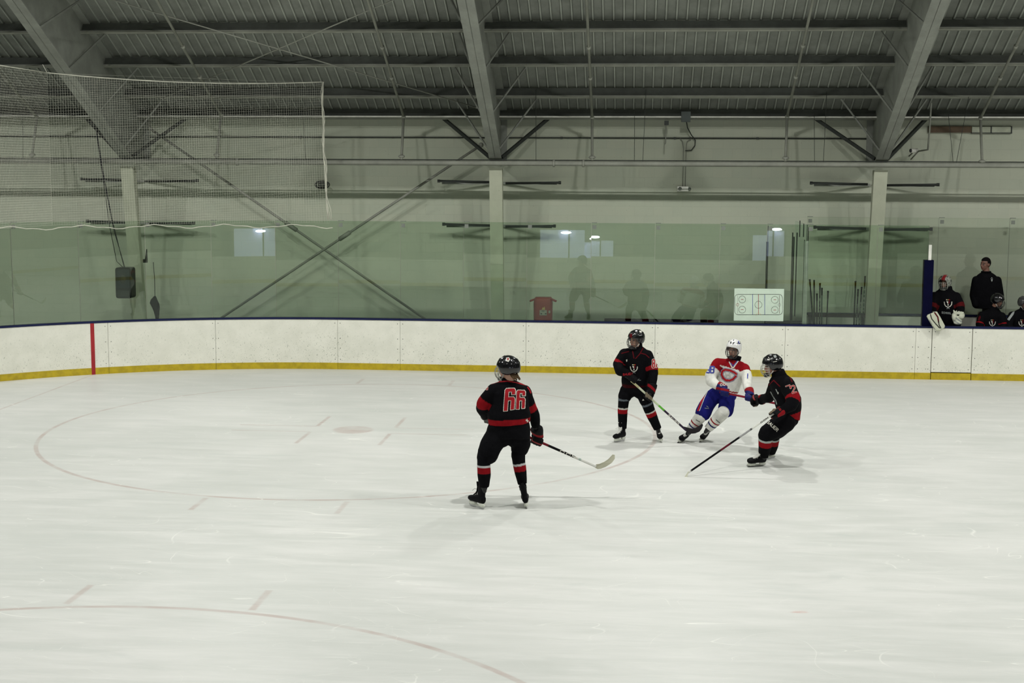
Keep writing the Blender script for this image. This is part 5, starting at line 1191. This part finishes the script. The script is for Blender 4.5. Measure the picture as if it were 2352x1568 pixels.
r = empty('security_camera', tuple(at(2097,346,8.3))); tag(r, 'small white camera with a black lens right of the right rafter', 'camera')
P = at(2098,346,8.35); MB().tube([P+V((.09,.05,0)), P+V((-.06,-.05,0))], .045, 12).build('housing', M['white'], r); MB().ell(P+V((-.06,-.06,0)), (V((.035,0,0)),V((0,.02,0)),V((0,0,.035)))).build('lens', M['black'], r); MB().tube([P+V((.03,.05,.0)), P+V((.0,.4,-.1))], .015, 6).build('arm', M['pipe'], r)
r = empty('wall_panel', tuple(at(2180,297,8.7))); tag(r, 'brown boarded opening high on the wall at the right', 'panel'); mb = MB(); px_box(mb, 2133,290,2183,304.5,8.69,.08); px_box(mb, 2184,290,2231,304.5,8.69,.08); mb.build('boards', M['brown'], r)
r = empty('wall_panel', tuple(at(2280,297,8.7))); tag(r, 'row of pale framed blocks beside the brown opening on the wall', 'panel')
for x0, x1 in ((2233,2250),(2252,2276),(2278,2322)): mb = MB(); px_box(mb, x0,291,x1,304.5,8.70,.06); mb.build('block', flat('pale_block', (.45,.48,.37), .7), r)
mb = MB(); px_box(mb, 2231,304.5,2325,306.5,8.69,.06); px_box(mb, 2276,290,2278,305,8.69,.06); px_box(mb, 2322.5,290,2324.5,305,8.69,.06); mb.build('frame', M['dark'], r)
for k, ((x0, y0), (x1, y1), Y_, lab) in enumerate((((1231,205),(1231,372),7.5,'right of the centre rafter'),((1458,236),(1457,376),7.5,'upright, left of the junction box'),((1484,205),(1476,376),7.5,'slanting, left of the junction box'),((1870,262),(1871,378),7.5,'left of the right rafter braces'),((1899,210),(1891,380),7.5,'slanting, left of the right rafter'),((2178,262),(2190,380),7.5,'left side of a V'),((2225,222),(2195,383),7.5,'right side of a V'),((697,275),(702,367),7.5,'behind the net near its right edge'),((52,270),(53,362),7.5,'at the far left behind the net'))):
    r = empty('hanger_wire', tuple(at(x1, y1, Y_))); tag(r, 'thin hanger wire dropping to the main pipe, '+lab, 'wire'); MB().tube([at(x0, y0, Y_), at(x1, y1, Y_)], .005, 5).build('strand', M['dark'], r)
# ------------------------------------------------------------------ safety net
YNT = 6.5
r = empty('safety_net', (-4.7, YNT, 2.95)); tag(r, 'white mesh safety net hanging over the left corner glass', 'net')
TL, TR = at(108,167,4.0), at(742,188,YNT-.1); TF = at(0,150,2.6); d_ = (TF-TL); TF = TL+d_*1.6; HN = V((TR.x-TL.x, TR.y-TL.y, 0)); NL = HN.length; NN = V((-HN.y, HN.x, 0)).normalized()
def top(u):   # u 0..1 along the far section
    P = TL.lerp(TR, u); P.z -= .115*4*u*(1-u)*.8; return P
def wave(x, z): return .03*math.sin(x*3.1+z*.7)+.015*math.sin(x*9+z*2)
def npt(u, z, t):   # point of the hanging net, u along the chord, t 0 at the top
    P = top(u); e = max(0, (u-.9)*10); w = wave(u*NL, z)*t*(1-.6*u); return (P.x+.10*t*t*e+NN.x*w, P.y+NN.y*w, z)
mb = MB(); cell = .043; n = int(NL/cell); zb = 2.9
for i in range(n+1):
    u = i/n; P = top(u); mb.tube([npt(u, P.z+(zb-P.z)*k/8, k/8) for k in range(9)], .0012, 3, False, False)
nz = int((TL.z+.3-zb)/cell)
for j in range(nz+1):
    z = zb+j*cell; pts = []
    for i in range(61):
        u = i/60; P = top(u)
        if z <= P.z: q = npt(u, z, (P.z-z)/(P.z-zb)); pts.append((q[0], q[1], z+.012*math.sin(u*30+j)))
    if len(pts) > 1: mb.tube(pts, .0012, 3, False, False)
L_ = (TF-TL); Lh = math.hypot(L_.x, L_.y); n = int(Lh/cell)
for i in range(n+1):
    P = TL+L_*(i/n); mb.tube([(P.x, P.y, P.z+(zb-P.z)*t) for t in (0,.25,.5,.75,1)], .0012, 3, False, False)
for j in range(int((TF.z-zb)/cell)+1):
    z = zb+j*cell; u0 = max(0, (z-TL.z)/(TF.z-TL.z)) if TF.z != TL.z else 0
    if u0 < 1: mb.tube([(TL.x+L_.x*u, TL.y+L_.y*u, z) for u in (u0, (u0+1)/2, 1)], .0012, 3, False, False)
tag(mb.build('mesh', M['net'], r, recalc=False), kind='stuff')
MB().tube([top(k/30) for k in range(31)], .008, 6).build('top_rope', M['net'], r); MB().tube([TL, TF], .008, 6).build('side_rope', M['net'], r)
MB().tube([TL, at(98,148,4.0)], .005, 5).build('tie_rope', M['net'], r)
mb = MB()
for k in range(4): mb.tube([at(741+1.4*k*math.sin(i*1.3+k)+2*(i/14)**3*k+i*i*.06, 188+i*22.5, YNT-.1-.01*k) for i in range(15)], .009 if k < 2 else .006, 5)
mb.build('edge_rope', M['net'], r)
mb = MB(); pts = []
for i in range(90):
    s = 10.6-i*.118; p, n_ = arc_pt(s, .052); pts.append((p.x, p.y, 2.82+.03*math.sin(i*.55)+.012*math.sin(i*1.7)))
mb.tube(pts, .009, 5).build('bottom_rope', M['net'], r)
